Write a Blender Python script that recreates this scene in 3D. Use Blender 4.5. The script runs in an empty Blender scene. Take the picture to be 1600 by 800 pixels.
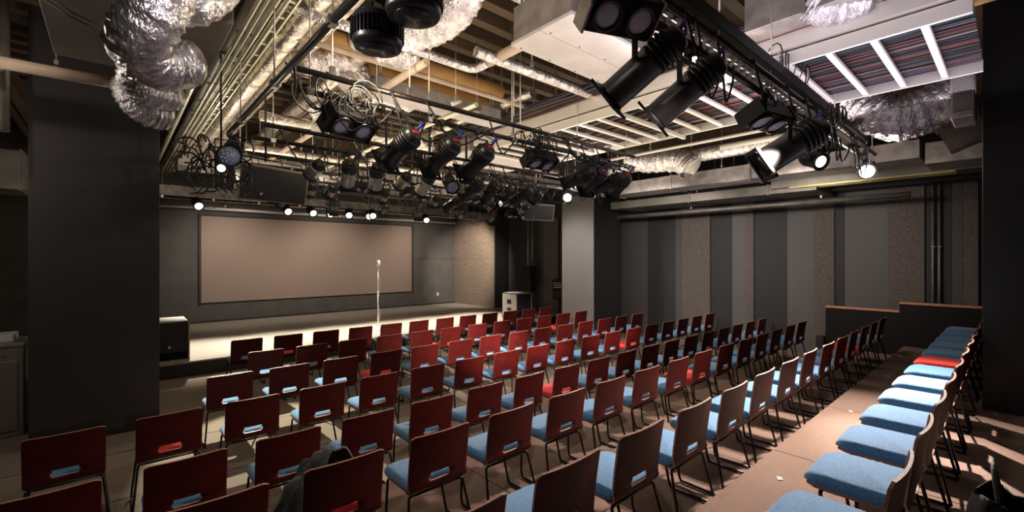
import bpy, math, random
from mathutils import Vector, Matrix, Quaternion
random.seed(7)
D = bpy.data; SC = bpy.context.scene; COL = SC.collection
PI = math.pi
# ------------------------------------------------------------------ camera
CZ = 2.12                      # camera height above the main floor
FPX = 700.0                    # focal length in pixels of a 1600 px wide frame
YAW = math.atan2(622, 700)     # turned right from the stage axis (+Y)
cam = D.cameras.new('camera'); cam.sensor_width = 36; cam.lens = 36 * FPX / 1600; cam.shift_y = 2 / 1600
cam.clip_start = .02; cam.clip_end = 100
co = D.objects.new('camera', cam); COL.objects.link(co); co.location = (0, 0, CZ)
co.rotation_euler = (PI / 2, 0, -YAW); SC.camera = co
# ------------------------------------------------------------------ world
W = D.worlds.new('world'); SC.world = W; W.use_nodes = True
W.node_tree.nodes['Background'].inputs[0].default_value = (1.0, .93, .86, 1)
W.node_tree.nodes['Background'].inputs[1].default_value = .018
# ------------------------------------------------------------------ view
SC.view_settings.view_transform = 'Standard'; SC.view_settings.look = 'None'
SC.view_settings.exposure = 0.0; SC.view_settings.gamma = 1
SC.view_settings.use_curve_mapping = False
# ------------------------------------------------------------------ lights
def light(kind, loc, power, col=(1, .93, .84), target=None, size=.1, angle=60, blend=.4, sx=None, sy=None):
    l = D.lights.new('lamp_or_fill', kind); l.energy = power; l.color = col
    if kind == 'AREA':
        l.shape = 'RECTANGLE'; l.size = sx; l.size_y = sy
    else:
        l.shadow_soft_size = size
    if kind == 'SPOT':
        l.spot_size = math.radians(angle); l.spot_blend = blend
    o = D.objects.new('lamp_or_fill', l); COL.objects.link(o); o.location = loc
    if target is not None:
        o.rotation_euler = (Vector(target) - Vector(loc)).to_track_quat('-Z', 'Y').to_euler()
    return o
WARM = (1, .90, .78)
# added fill without fixtures: up onto the ducts, down on the seats
light('AREA', (4.7, 6.0, 3.68), 300, (1, .84, .62), (4.7, 6.0, 6), sx=7, sy=9)
light('AREA', (3.9, 1.2, 3.74), 60, (.96, .88, 1), (3.9, 1.2, 6), sx=5, sy=2.2)
light('POINT', (-1.7, 6.4, 3.0), 30, (1, .88, .76), None, .08)  # fill added to brighten the left edge behind the column
light('AREA', (4.5, 5.0, 4.9), 10, (1, .90, .80), (4.5, 5.0, 0), sx=8, sy=8)
# small point lights added among the ducts for highlights in the foil
for p, e, c in (((1.6, 3.4, 3.55), 30, (1, .85, .6)), ((2.4, 6.2, 3.6), 22, (1, .85, .6)), ((3.6, 2.2, 3.85), 5, (1, .92, 1)), ((.3, 2.2, 3.3), 22, (1, .92, .9)), ((5.6, 4.6, 3.55), 18, (1, .88, .75)), ((6.6, 2.3, 3.6), 7, (1, .9, .95)), ((4.6, 8.2, 3.6), 20, (1, .85, .65)), ((1.2, 8.2, 3.4), 24, (1, .85, .65)), ((-.9, 5.4, 3.9), 14, (1, .85, .7)), ((8.2, 3.5, 3.2), 14, (1, .9, .85))):
    light('POINT', p, e, c, None, .03)
# front of house spots on the middle of the seating
for x, tx, ty, p in ((3.2, 4.6, 6.8, 4600), (4.0, 6.0, 6.8, 5200), (5.0, 7.2, 6.2, 2800)):
    light('SPOT', (x, 1.0, 3.15), p, (1, .84, .74), (tx, ty, .5), .04, 28, 1)
light('SPOT', (2.3, 1.0, 3.15), 60, (1, .84, .74), (3.4, 4.6, .5), .04, 50, .9)
# the two lamps seen burning above the right aisle
light('SPOT', (7.05, 1.18, 3.20), 1400, (1, .86, .76), (5.0, .80, 1.0), .035, 76, 1)
light('SPOT', (7.05, 1.18, 3.20), 2000, (1, .90, .82), (5.35, .72, 1.0), .035, 27, 1)
light('SPOT', (7.05, 1.18, 3.20), 800, (1, .86, .76), (3.2, .85, .7), .035, 36, 1)
light('SPOT', (5.6, 10.2, 3.3), 500, (1, .95, .88), (5.05, 10.84, 1.7), .03, 14, .6)  # separate narrow spot added to brighten the microphone stand
light('SPOT', (6.75, 1.12, 3.15), 1000, (1, .84, .72), (3.6, 2.6, .3), .04, 64, 1)
light('POINT', (7.15, 1.10, 3.25), 12, (1, .86, .74), None, .05)
# lamp at the column
light('SPOT', (7.1, 6.25, 3.25), 420, (1, .88, .78), (5.0, 3.6, .3), .05, 84, .8)
light('POINT', (7.3, 6.3, 3.30), 22, (1, .9, .8), None, .05)
# stage wash: straight down on the stage front
for x in (1.4, 2.8, 4.2, 5.6, 7.0, 8.4):
    light('SPOT', (x, 11.8, 3.30), 1700, (1, .93, .80), (x + .1, 10.9, .27), .08, 58, 1)
for x in (2.2, 5.0, 8.2):
    light('SPOT', (x, 13.0, 3.45), 270, (1, .88, .78), (x + .3, 15.2, 1.6), .2, 110, 1)
light('SPOT', (8.2, 12.2, 3.4), 900, (1, .9, .78), (10.4, 14.0, 1.8), .1, 70, .8)
# left aisle pool
light('SPOT', (1.75, 9.2, 3.5), 2600, (.98, .95, .74), (1.45, 5.7, 0), .03, 30, .35)
light('SPOT', (6.0, 7.4, 3.4), 260, (1, .83, .72), (7.6, 4.6, 0), .05, 100, .9)
light('SPOT', (6.6, 8.4, 3.5), 380, (1, .90, .82), (9.17, 7.7, 1.9), .2, 60, .9)  # added to brighten the left face of the right column
light('SPOT', (7.2, 4.8, 3.3), 420, (1, .9, .82), (11, 5.6, 1.5), .2, 95, 1)  # this one and the next are added to brighten the right wall
light('SPOT', (7.6, 2.4, 3.3), 260, (1, .88, .8), (11, 2.8, 1.8), .2, 95, 1)

# ------------------------------------------------------------------ measuring helpers
SA, CA = math.sin(YAW), math.cos(YAW)
def ray(x, y):
    u = (x - 800) / FPX; v = (402 - y) / FPX
    return Vector((SA + u * CA, CA - u * SA, v))
def atY(x, y, Y):
    r = ray(x, y); r = r * (Y / r.y); return Vector((r.x, r.y, r.z + CZ))
def atX(x, y, X):
    r = ray(x, y); r = r * (X / r.x); return Vector((r.x, r.y, r.z + CZ))
def atZ(x, y, Z):
    r = ray(x, y); r = r * ((Z - CZ) / r.z); return Vector((r.x, r.y, Z))
def colX(x, Y):
    r = ray(x, 402); return r.x / r.y * Y

# ------------------------------------------------------------------ materials
def mat(name, c, rough=.6, metal=0.0, bump=0.0, bscale=80, mix=None, mscale=20, emit=None, estr=0, spec=.5, stretch=None, coat=0, sheen=0, mlo=.4, mhi=.6, detail=3, bdist=.02):
    m = D.materials.new(name); m.use_nodes = True; n = m.node_tree.nodes; L = m.node_tree.links
    b = n['Principled BSDF']
    b.inputs['Base Color'].default_value = (*c, 1); b.inputs['Roughness'].default_value = rough
    b.inputs['Metallic'].default_value = metal; b.inputs['Specular IOR Level'].default_value = spec
    b.inputs['Coat Weight'].default_value = coat; b.inputs['Sheen Weight'].default_value = sheen
    if emit:
        b.inputs['Emission Color'].default_value = (*emit, 1); b.inputs['Emission Strength'].default_value = estr
    src = None
    if mix or bump:
        tc = n.new('ShaderNodeTexCoord'); src = tc.outputs['Object']
        if stretch:
            mp = n.new('ShaderNodeMapping'); mp.inputs['Scale'].default_value = stretch
            L.new(src, mp.inputs[0]); src = mp.outputs[0]
    if mix:
        t = n.new('ShaderNodeTexNoise'); t.inputs['Scale'].default_value = mscale; t.inputs['Detail'].default_value = detail
        L.new(src, t.inputs['Vector'])
        r = n.new('ShaderNodeValToRGB'); r.color_ramp.elements[0].position = mlo; r.color_ramp.elements[1].position = mhi
        r.color_ramp.elements[0].color = (*c, 1); r.color_ramp.elements[1].color = (*mix, 1)
        L.new(t.outputs['Fac'], r.inputs[0]); L.new(r.outputs[0], b.inputs['Base Color'])
    if bump:
        t = n.new('ShaderNodeTexNoise'); t.inputs['Scale'].default_value = bscale; t.inputs['Detail'].default_value = 4
        L.new(src, t.inputs['Vector'])
        p = n.new('ShaderNodeBump'); p.inputs['Strength'].default_value = bump; p.inputs['Distance'].default_value = bdist
        L.new(t.outputs['Fac'], p.inputs['Height']); L.new(p.outputs[0], b.inputs['Normal'])
    return m
M = {}
M['wood'] = mat('mahogany_ply', (.045, .0036, .0031), .48, mix=(.072, .0055, .0044), mscale=6, stretch=(1, 12, 1), mlo=.3, mhi=.7, spec=.22)
M['edge'] = mat('ply_edge', (.42, .22, .15), .5, mix=(.30, .14, .09), mscale=60)
M['blue'] = mat('blue_fabric', (.030, .14, .33), .95, bump=.5, bscale=350, mix=(.13, .33, .57), mscale=260, sheen=.3, mlo=.42, mhi=.58, bdist=.004)
M['red'] = mat('red_fabric', (.75, .02, .02), .95, bump=.5, bscale=350, mix=(.85, .05, .04), mscale=420, sheen=.2, bdist=.004)
M['blackmetal'] = mat('black_metal', (.012, .011, .011), .35, .3)
M['black'] = mat('black_paint', (.010, .009, .009), .55, bump=.1, bscale=200, spec=.2)
M['blackgloss'] = mat('black_gloss', (.013, .012, .012), .36, 0, spec=.55)
M['carpet'] = mat('brown_carpet', (.16, .105, .082), .95, bump=.7, bscale=500, mix=(.25, .17, .135), mscale=260, spec=.1, bdist=.004)
M['carpet2'] = mat('grey_brown_carpet', (.15, .115, .09), .9, bump=.5, bscale=400, mix=(.24, .19, .15), mscale=150, spec=.15, bdist=.004)
M['stage'] = mat('stage_floor', (.22, .19, .15), .45, mix=(.30, .265, .21), mscale=4, stretch=(1, 14, 1), mlo=.3, mhi=.7)
M['stagefront'] = mat('stage_front', (.012, .011, .010), .6)
M['backwall'] = mat('charcoal_wall', (.085, .078, .070), .85, bump=.15, bscale=120, mix=(.072, .066, .06), mscale=3)
M['screen'] = mat('projection_screen', (.27, .20, .16), .8)
M['dark'] = mat('dark_panel', (.020, .019, .019), .7, bump=.1, bscale=60)
M['mid'] = mat('mid_grey_panel', (.065, .060, .057), .75, bump=.1, bscale=60)
M['light'] = mat('light_grey_panel', (.095, .09, .088), .75, bump=.1, bscale=60)
M['wool'] = mat('wood_wool_panel', (.05, .042, .037), .95, bump=1, bscale=90, mix=(.20, .165, .145), mscale=90, mlo=.42, mhi=.62, bdist=.01)
M['woolv'] = mat('wood_wool_streaked', (.095, .068, .050), .95, bump=1, bscale=60, mix=(.23, .17, .125), mscale=45, mlo=.40, mhi=.62, stretch=(1, 1, .35), bdist=.01)
M['column'] = mat('column_paint', (.028, .024, .025), .55, bump=.05, bscale=30, mix=(.025, .021, .022), mscale=1.5)
M['column_lit'] = mat('column_paint_lit', (.17, .158, .15), .6, bump=.05, bscale=30)  # paler tone stands in for light on the column side
M['foil'] = mat('foil', (.80, .77, .78), .24, .9, bump=1, bscale=45, mix=(.50, .46, .50), mscale=14, bdist=.02, stretch=(1, 1, .5))
M['foilpipe'] = mat('foil_pipe', (.80, .73, .62), .28, .95, bump=1, bscale=30, mix=(.50, .45, .42), mscale=12, bdist=.010)
M['galv'] = mat('galvanised_steel', (.42, .38, .36), .42, .6, bump=.15, bscale=15, mix=(.30, .27, .25), mscale=6)
M['galvd'] = mat('dull_steel', (.19, .175, .15), .5, .5, bump=.15, bscale=10, mix=(.14, .13, .105), mscale=3)
M['conduit'] = mat('conduit', (.62, .60, .46), .35, .7)
M['steelbar'] = mat('bar_steel', (.07, .06, .055), .30, .8)
M['chrome'] = mat('chrome', (.75, .73, .70), .2, 1)
M['tan'] = mat('tan_insulation', (.52, .29, .10), .75, bump=.2, bscale=12, mix=(.44, .24, .085), mscale=4)
M['tanpipe'] = mat('tan_pipe', (.42, .33, .26), .6, mix=(.36, .27, .2), mscale=5)
M['white'] = mat('white_board', (.42, .385, .385), .7, mix=(.37, .335, .335), mscale=3)
M['whitepl'] = mat('white_rail', (.62, .58, .54), .45, .3)
M['deck'] = mat('brown_deck', (.10, .062, .035), .85, bump=.4, bscale=10, mix=(.055, .034, .02), mscale=3)
M['deckrib'] = mat('brown_joist', (.105, .062, .034), .8, bump=.3, bscale=14, mix=(.06, .037, .02), mscale=3, stretch=(.2, 1, 1))
M['beige'] = mat('beige_panel', (.23, .185, .15), .7, bump=.1, bscale=6, mix=(.19, .15, .12), mscale=2)
M['bluecon'] = mat('blue_plug', (.01, .03, .35), .4)
M['redcon'] = mat('red_label', (.5, .02, .02), .5)
M['silverbody'] = mat('silver_can', (.62, .57, .50), .38, .6)
M['grille'] = mat('speaker_grille', (.010, .010, .011), .7, bump=.6, bscale=300, bdist=.004)
M['lens'] = mat('frosted_lens', (.58, .55, .72), .45, spec=.6)
M['lensdark'] = mat('dark_lens', (.015, .015, .02), .3, spec=.5)
M['hot'] = mat('lit_lamp', (1, .95, .9), .5, emit=(1, .93, .82), estr=25)
M['warmhot'] = mat('lit_lamp_warm', (1, .85, .6), .5, emit=(1, .82, .5), estr=6)
M['led'] = mat('led_blue_face', (.10, .22, .42), .4, mix=(.35, .45, .6), mscale=90, spec=.6)
M['capwood'] = mat('orange_wood_cap', (.62, .30, .17), .45, mix=(.50, .23, .13), mscale=12, stretch=(1, 1, 8))
M['cloth'] = mat('black_cloth', (.13, .14, .13), .8, bump=.4, bscale=30, mix=(.04, .042, .04), mscale=8)
M['olive'] = mat('olive_cloth', (.018, .020, .014), .85, bump=.4, bscale=30)
M['paper'] = mat('off_white', (.6, .57, .53), .6)
M['appliance'] = mat('appliance', (.22, .18, .155), .45, .2)
M['mic'] = mat('microphone_metal', (.75, .72, .66), .3, .6)
M['wires'] = [mat('wire_black', (.015, .015, .016), .5), mat('wire_dark_red', (.12, .010, .014), .5), mat('wire_white', (.26, .22, .22), .5), mat('wire_green', (.006, .03, .02), .5), mat('wire_navy', (.02, .02, .05), .5)]

# ------------------------------------------------------------------ mesh builder
class MB:
    def __init__(s): s.v = []; s.f = []; s.m = []; s.sm = []
    def add(s, vs, fs, mi=0, smooth=False):
        o = len(s.v); s.v += [tuple(v) for v in vs]
        for f in fs: s.f.append(tuple(i + o for i in f)); s.m.append(mi); s.sm.append(smooth)
        return s
    def box(s, a, b, mi=0, mt=None, bev=0):
        x0, y0, z0 = a; x1, y1, z1 = b
        if bev:
            # chamfered vertical and horizontal edges: eight corners cut
            c = bev; vs = []
            X = (x0, x1); Y = (y0, y1); Z = (z0, z1)
            idx = {}
            for i in (0, 1):
                for j in (0, 1):
                    for k in (0, 1):
                        sx = c if i == 0 else -c; sy = c if j == 0 else -c; sz = c if k == 0 else -c
                        idx[i, j, k, 'x'] = len(vs); vs.append((X[i], Y[j] + sy, Z[k] + sz))
                        idx[i, j, k, 'y'] = len(vs); vs.append((X[i] + sx, Y[j], Z[k] + sz))
                        idx[i, j, k, 'z'] = len(vs); vs.append((X[i] + sx, Y[j] + sy, Z[k]))
            fs = []
            for i in (0, 1): fs.append([idx[i, 0, 0, 'x'], idx[i, 1, 0, 'x'], idx[i, 1, 1, 'x'], idx[i, 0, 1, 'x']][::(1 if i else -1)])
            for j in (0, 1): fs.append([idx[0, j, 0, 'y'], idx[1, j, 0, 'y'], idx[1, j, 1, 'y'], idx[0, j, 1, 'y']][::(-1 if j else 1)])
            for k in (0, 1): fs.append([idx[0, 0, k, 'z'], idx[1, 0, k, 'z'], idx[1, 1, k, 'z'], idx[0, 1, k, 'z']][::(1 if k else -1)])
            for i in (0, 1):
                for j in (0, 1):
                    q = [idx[i, j, 0, 'x'], idx[i, j, 0, 'y'], idx[i, j, 1, 'y'], idx[i, j, 1, 'x']]; fs.append(q if (i + j) % 2 else q[::-1])
                for k in (0, 1):
                    q = [idx[i, 0, k, 'x'], idx[i, 0, k, 'z'], idx[i, 1, k, 'z'], idx[i, 1, k, 'x']]; fs.append(q[::-1] if (i + k) % 2 else q)
            for j in (0, 1):
                for k in (0, 1):
                    q = [idx[0, j, k, 'y'], idx[0, j, k, 'z'], idx[1, j, k, 'z'], idx[1, j, k, 'y']]; fs.append(q if (j + k) % 2 else q[::-1])
            for i in (0, 1):
                for j in (0, 1):
                    for k in (0, 1):
                        q = [idx[i, j, k, 'x'], idx[i, j, k, 'y'], idx[i, j, k, 'z']]; fs.append(q if (i + j + k) % 2 else q[::-1])
        else:
            vs = [(x0, y0, z0), (x1, y0, z0), (x1, y1, z0), (x0, y1, z0), (x0, y0, z1), (x1, y0, z1), (x1, y1, z1), (x0, y1, z1)]
            fs = [(0, 3, 2, 1), (4, 5, 6, 7), (0, 1, 5, 4), (1, 2, 6, 5), (2, 3, 7, 6), (3, 0, 4, 7)]
        if mt is not None: vs = [mt @ Vector(v) for v in vs]
        return s.add(vs, fs, mi)
    def tube(s, pts, r, n=8, mi=0, cap=True, closed=False):
        pts = [Vector(p) for p in pts]; k = len(pts)
        rs = r if isinstance(r, (list, tuple)) else [r] * k
        vs = []; T = []
        for i in range(k):
            a = pts[max(i - 1, 0)]; b = pts[min(i + 1, k - 1)]
            T.append((b - a).normalized() if (b - a).length > 1e-9 else Vector((0, 0, 1)))
        up = Vector((0, 0, 1)) if abs(T[0].z) < .9 else Vector((1, 0, 0))
        N = T[0].cross(up).normalized()
        for i in range(k):
            if i:
                q = T[i - 1].rotation_difference(T[i]); N = (q @ N).normalized()
            B = T[i].cross(N).normalized()
            for j in range(n):
                t = 2 * PI * j / n; vs.append(pts[i] + (N * math.cos(t) + B * math.sin(t)) * rs[i])
        fs = [(i * n + j, i * n + (j + 1) % n, (i + 1) * n + (j + 1) % n, (i + 1) * n + j) for i in range(k - 1) for j in range(n)]
        s.add(vs, fs, mi, True)
        if cap:
            o = len(s.v) - len(vs)
            s.f.append(tuple(o + j for j in range(n))[::-1]); s.m.append(mi); s.sm.append(False)
            s.f.append(tuple(o + (k - 1) * n + j for j in range(n))); s.m.append(mi); s.sm.append(False)
        return s
    def lathe(s, prof, n=20, mi=0, mt=None, cap=True):
        """profile of (r, z) turned about Z"""
        vs = []
        for r, z in prof:
            for j in range(n):
                t = 2 * PI * j / n; vs.append(Vector((r * math.cos(t), r * math.sin(t), z)))
        if mt is not None: vs = [mt @ v for v in vs]
        k = len(prof)
        fs = [(i * n + j, i * n + (j + 1) % n, (i + 1) * n + (j + 1) % n, (i + 1) * n + j) for i in range(k - 1) for j in range(n)]
        if cap: fs += [tuple(range(n))[::-1], tuple((k - 1) * n + j for j in range(n))]
        s.add(vs, fs[:len(fs) - (2 if cap else 0)], mi, True)
        if cap:
            o = len(s.v) - len(vs)
            for f in fs[-2:]: s.f.append(tuple(i + o for i in f)); s.m.append(mi); s.sm.append(False)
        return s
    def mesh(s, name, mats):
        me = D.meshes.new(name); me.from_pydata(s.v, [], s.f); me.update()
        for m in (mats if isinstance(mats, (list, tuple)) else [mats]): me.materials.append(m)
        me.polygons.foreach_set('material_index', s.m); me.polygons.foreach_set('use_smooth', s.sm)
        return me
    def build(s, name, mats, parent=None):
        o = D.objects.new(name, s.mesh(name, mats)); COL.objects.link(o)
        if parent: o.parent = parent
        return o
def tag(o, label=None, cat=None, group=None, kind=None):
    if label: o['label'] = label
    if cat: o['category'] = cat
    if group: o['group'] = group
    if kind: o['kind'] = kind
    return o
def empty(name, loc, label, cat, group=None, rz=0):
    o = D.objects.new(name, None); COL.objects.link(o); o.location = loc; o.rotation_euler = (0, 0, rz)
    o.empty_display_size = .1
    return tag(o, label, cat, group)
def struct(name, mb, m, label=None, cat=None):
    o = mb.build(name, m); o['kind'] = 'structure'
    if label: tag(o, label, cat or 'wall')
    return o
def copy_tree(o, parent=None):
    c = o.copy(); COL.objects.link(c); c.parent = parent
    for ch in list(o.children): copy_tree(ch, c)
    return c
def arc(pts, r=.05, n=5):
    """polyline with rounded corners"""
    pts = [Vector(p) for p in pts]; out = [pts[0]]
    for i in range(1, len(pts) - 1):
        p = pts[i]; a = pts[i - 1] - p; b = pts[i + 1] - p
        rr = min(r, a.length * .45, b.length * .45)
        A = p + a.normalized() * rr; B = p + b.normalized() * rr
        for k in range(n + 1):
            t = k / n; out.append(A * (1 - t) ** 2 + p * 2 * t * (1 - t) + B * t * t)
    out.append(pts[-1]); return out
def bez(pts, n=12):
    """Catmull-Rom through the points"""
    P = [Vector(p) for p in pts]; P = [P[0] * 2 - P[1]] + P + [P[-1] * 2 - P[-2]]; out = []
    for i in range(1, len(P) - 2):
        for k in range(n):
            t = k / n
            out.append(.5 * ((2 * P[i]) + (P[i + 1] - P[i - 1]) * t + (2 * P[i - 1] - 5 * P[i] + 4 * P[i + 1] - P[i + 2]) * t * t + (3 * P[i] - P[i - 1] - 3 * P[i + 1] + P[i + 2]) * t ** 3))
    out.append(P[-2]); return out

# ================================================================== SETTING
XL, XR, YB, YF = -3.2, 11.0, 15.25, -2.2
SLAB = 5.05; ST = .27
SX0, SX1, SY = -3.2, 10.4, 9.75      # stage extent and front edge
struct('floor', MB().box((XL, YF, -.1), (XR, 9.75, 0)), M['carpet2'], 'grey-brown carpeted floor of the hall', 'floor')
fl = D.objects['floor']
for i, y in enumerate((6.47, 5.2, 8.9)):
    MB().box((XL, y - .006, 0), (XR, y + .006, .0015)).build('seam_strip', M['black'], fl)
struct('floor_stage', MB().box((SX0, SY, 0), (XR, YB + .1, ST - .03)), M['stagefront'], 'low black-fronted stage along the far wall', 'stage')
sf = D.objects['floor_stage']
y = SY; i = 0
while y < YB:
    y2 = min(y + .92, YB + .05)
    MB().box((SX0, y + .002, ST - .03), (XR, y2 - .002, ST)).build('plank', M['stage'], sf)
    y = y2
bw = struct('wall_back', MB().box((XL, YB, 0), (XR, YB + .15, SLAB)), M['backwall'], 'charcoal wall behind the stage', 'wall')
for x0, x1, z0, z1 in ((-3.2, 1.74, .27, 3.45), (8.52, 10.38, .27, 2.05), (8.52, 10.38, 2.06, 3.45), (1.76, 8.5, .27, .78), (1.76, 8.5, 3.34, 3.45)):
    MB().box((x0 + .004, YB - .02, z0), (x1 - .004, YB, z1)).build('panel', M['backwall'], bw)
MB().box((XL, YB - .02 - .03, ST), (10.4, YB - .02, ST + .05)).build('skirting', M['dark'], bw)
sc = tag(MB().box((1.83, YB - .045, CZ - 1.287), (8.43, YB - .025, CZ + 1.166)).build('projection_screen', M['screen']), 'wide grey-brown projection screen on the wall behind the stage', 'screen')
MB().box((1.77, YB - .065, CZ - 1.3), (1.83, YB - .02, CZ + 1.18)).build('frame', M['dark'], sc)
MB().box((8.43, YB - .065, CZ - 1.3), (8.47, YB - .02, CZ + 1.18)).build('frame', M['dark'], sc)
MB().box((1.77, YB - .065, CZ + 1.166), (8.47, YB - .02, CZ + 1.20)).build('frame', M['dark'], sc)
# stage side wall, streaked panels
ws = struct('wall_side', MB().box((10.42, 12.65, 0), (XR, YB, 3.7)), M['dark'], 'wall return at the right end of the stage', 'wall')
for k in range(3):
    y0 = 12.65 + k * .867; y1 = y0 + .867
    for z0, z1 in ((ST, 2.05), (2.055, 3.62)):
        MB().box((10.38, y0 + .003, z0), (10.42, y1 - .003, z1)).build('panel', M['woolv'], ws)
MB().box((10.385, 12.62, ST), (XR, 12.65, 3.62)).build('panel', M['dark'], ws)
# left wall
wl = struct('wall_left', MB().box((XL - .15, YF, 0), (XL, YB, SLAB)), M['mid'], 'dark grey wall along the left side', 'wall')
# right wall with its panels, placed by where their joints fall
wr = struct('wall_right', MB().box((XR + .05, YF, 0), (XR + .2, YB, SLAB)), M['dark'], 'right wall clad in vertical panels of several greys', 'wall')
def qy(px): r = ray(px, 402); return XR * r.y / r.x
bounds = [(794, 'dark'), (842, 'mid'), (850, 'wool'), (873, 'dark'), (970, 'mid'), (1012, 'dark'), (1055, 'mid'), (1066, 'wool'), (1110, 'dark'), (1144, 'light'), (1166, 'wool'), (1178, 'dark'), (1230, 'light'), (1272, 'wool'), (1304, 'dark'), (1320, 'light'), (1388, 'wool'), (1445, 'dark'), (1487, 'mid'), (1505, 'wool'), (1529, None)]
for (p0, k0), (p1, _) in zip(bounds, bounds[1:]):
    y0, y1 = qy(p1), qy(p0); off = {'dark': .03, 'mid': .015, 'light': 0, 'wool': -.02}[k0]
    if k0 == 'wool':
        for z0, z1 in ((0, 1.30), (1.303, 2.40), (2.403, 3.45)):
            MB().box((XR + off, y0 + .003, z0), (XR + .05, y1 - .003, z1)).build('panel', M['wool'], wr)
    else:
        MB().box((XR + off, y0 + .003, 0), (XR + .05, y1 - .003, 3.45)).build('panel', M[k0], wr)
for yy in (.98, .92):
    pass
# soffit above the right wall and the low walls by the platforms
tr = struct('trim_1', MB().box((10.55, YF, 3.42), (XR + .05, 9.6, 3.62)), M['dark'], 'dark soffit running above the right wall panels', 'soffit')
for i, (y0, y1, z) in enumerate(((1.385, 2.50, CZ - .955), (-.6, 1.385, CZ - .80))):
    t = struct('wall_low', MB().box((10.50, y0, 0), (10.62, y1, z - .035)), M['black'], ('low black side wall with orange wood cap beside the seventh row', 'taller low black side wall with orange wood cap at back row')[i], 'wall')
    MB().box((10.48, y0, z - .035), (10.64, y1, z), bev=.006).build('cap_rail', M['capwood'], t)
struct('wall_stub', MB().box((10.36, 2.505, 0), (10.62, 2.63, .56)), M['dark'], 'short dark upstand beside the sixth row end', 'wall')
# ceiling slab with ribs
cl = struct('ceiling', MB().box((XL, YF, SLAB), (XR, YB, SLAB + .15)), M['deck'], 'brown ceiling deck above the ducts', 'ceiling')
for k in range(34):
    y = -1.6 + k * .36
    MB().box((XL, y, SLAB - .16), (XR, y + .13, SLAB)).build('joist', M['deckrib'], cl)
for k, x in enumerate((-1.2, 2.45, 6.1, 9.7)):
    b = MB().box((x - .12, YF, SLAB - .5), (x + .12, YB, SLAB - .47)).box((x - .012, YF, SLAB - .5), (x + .012, YB, SLAB - .16)).box((x - .12, YF, SLAB - .19), (x + .12, YB, SLAB - .16))
    b.build('beam', M['deckrib'], cl)
# columns
def column(name, x0, x1, y0, y1, label, m=None, z0=0):
    return tag(struct(name, MB().box((x0, y0, z0), (x1, y1, SLAB), bev=.006), m or M['column']), label, 'column')
column('column', -.70, .43, 7.16, 8.26, 'dark square column left of the stage')
c2 = column('column', 9.17, 10.3, 7.16, 8.25, 'dark square column by the right wall with its lit side painted pale', M['dark'])
MB().box((9.155, 7.165, 0), (9.17, 8.245, 3.75)).build('lit_side', M['column_lit'], c2)  # thin sheet carrying the side's lit look in its colour
column('column', 6.75, 7.85, -1.3, .235, 'black column at the right end of the back row', mat('black_column', (.012, .011, .012), .6), z0=0)
# conduits on the right wall
for k, px in enumerate((1458, 1468)):
    y = qy(px)
    o = MB().tube([(XR - .04, y, .1), (XR - .04, y, 3.42)], .022, 8).build('wall_conduit', M['galvd'])
    for z in (1.2, 2.3): MB().box((XR - .07, y - .03, z), (XR + .04, y + .03, z + .02)).build('bracket', M['galvd'], o)
    tag(o, ('left of two thin vertical conduits on the right wall', 'right of two thin vertical conduits on the right wall')[k], 'conduit')

# ================================================================== PLATFORMS
P6, P7, P8 = .18, .36, .54
ED = (3.60, 2.46, 1.33)
def platform(y0, y1, z0, z1, label):
    t = empty('seating_platform', (0, (y0 + y1) / 2, z0), label, 'platform', 'stepped seating platforms')
    n = 8; x = -2.4; w = (10.50 + 2.4) / n
    for i in range(n):
        o = MB().box((x + .002, y0 - t.location.y, z1 - z0 - .03), (x + w - .002, y1 - t.location.y, z1 - z0), bev=.003).build('deck_board', M['carpet'], t); x += w
    MB().box((-2.4, y1 - .03 - t.location.y, 0), (10.50, y1 - .005 - t.location.y, z1 - z0 - .03)).build('riser', M['dark'], t)
    for i in range(n + 1):
        xx = -2.38 + i * (w - .003)
        MB().box((xx, y0 - t.location.y + .02, 0), (xx + .03, y1 - .04 - t.location.y, z1 - z0 - .03)).build('frame', M['blackmetal'], t)
    return t
platform(ED[1], ED[0], 0, P6, 'lowest carpeted seating platform carrying the sixth row of chairs')
platform(ED[2], ED[1], 0, P7, 'middle carpeted seating platform carrying the seventh row of chairs')
platform(-1.3, ED[2], 0, P8, 'highest carpeted seating platform under the back row of chairs')
# white joining clips on the boards
for i, (px, py) in enumerate(((1218, 748), (1329, 643), (1387, 588))):
    p = atZ(px, py, P8 + .001)
    b = MB().box((-.022, -.018, 0), (-.008, .018, .004)).box((.008, -.018, 0), (.022, .018, .004)).box((-.01, -.006, 0), (.01, .006, .004))
    o = b.build('platform_clip', M['paper']); o.location = p; o.rotation_euler.z = .5
    tag(o, ('white metal clip on the carpet, nearest of three in front of back row', 'white metal clip on the carpet, middle of three in front of back row', 'white metal clip on the carpet, farthest of three in front of back row')[i], 'clip')
p = atZ(1402, 555, P8)
o = MB().box((-.015, -.10, 0), (.015, .10, .004)).build('floor_tape', M['paper']); o.location = (p.x, p.y, P8 + .001); o.rotation_euler.z = -.9
tag(o, 'short pale tape strip on the dark end of the top platform', 'tape')

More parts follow.
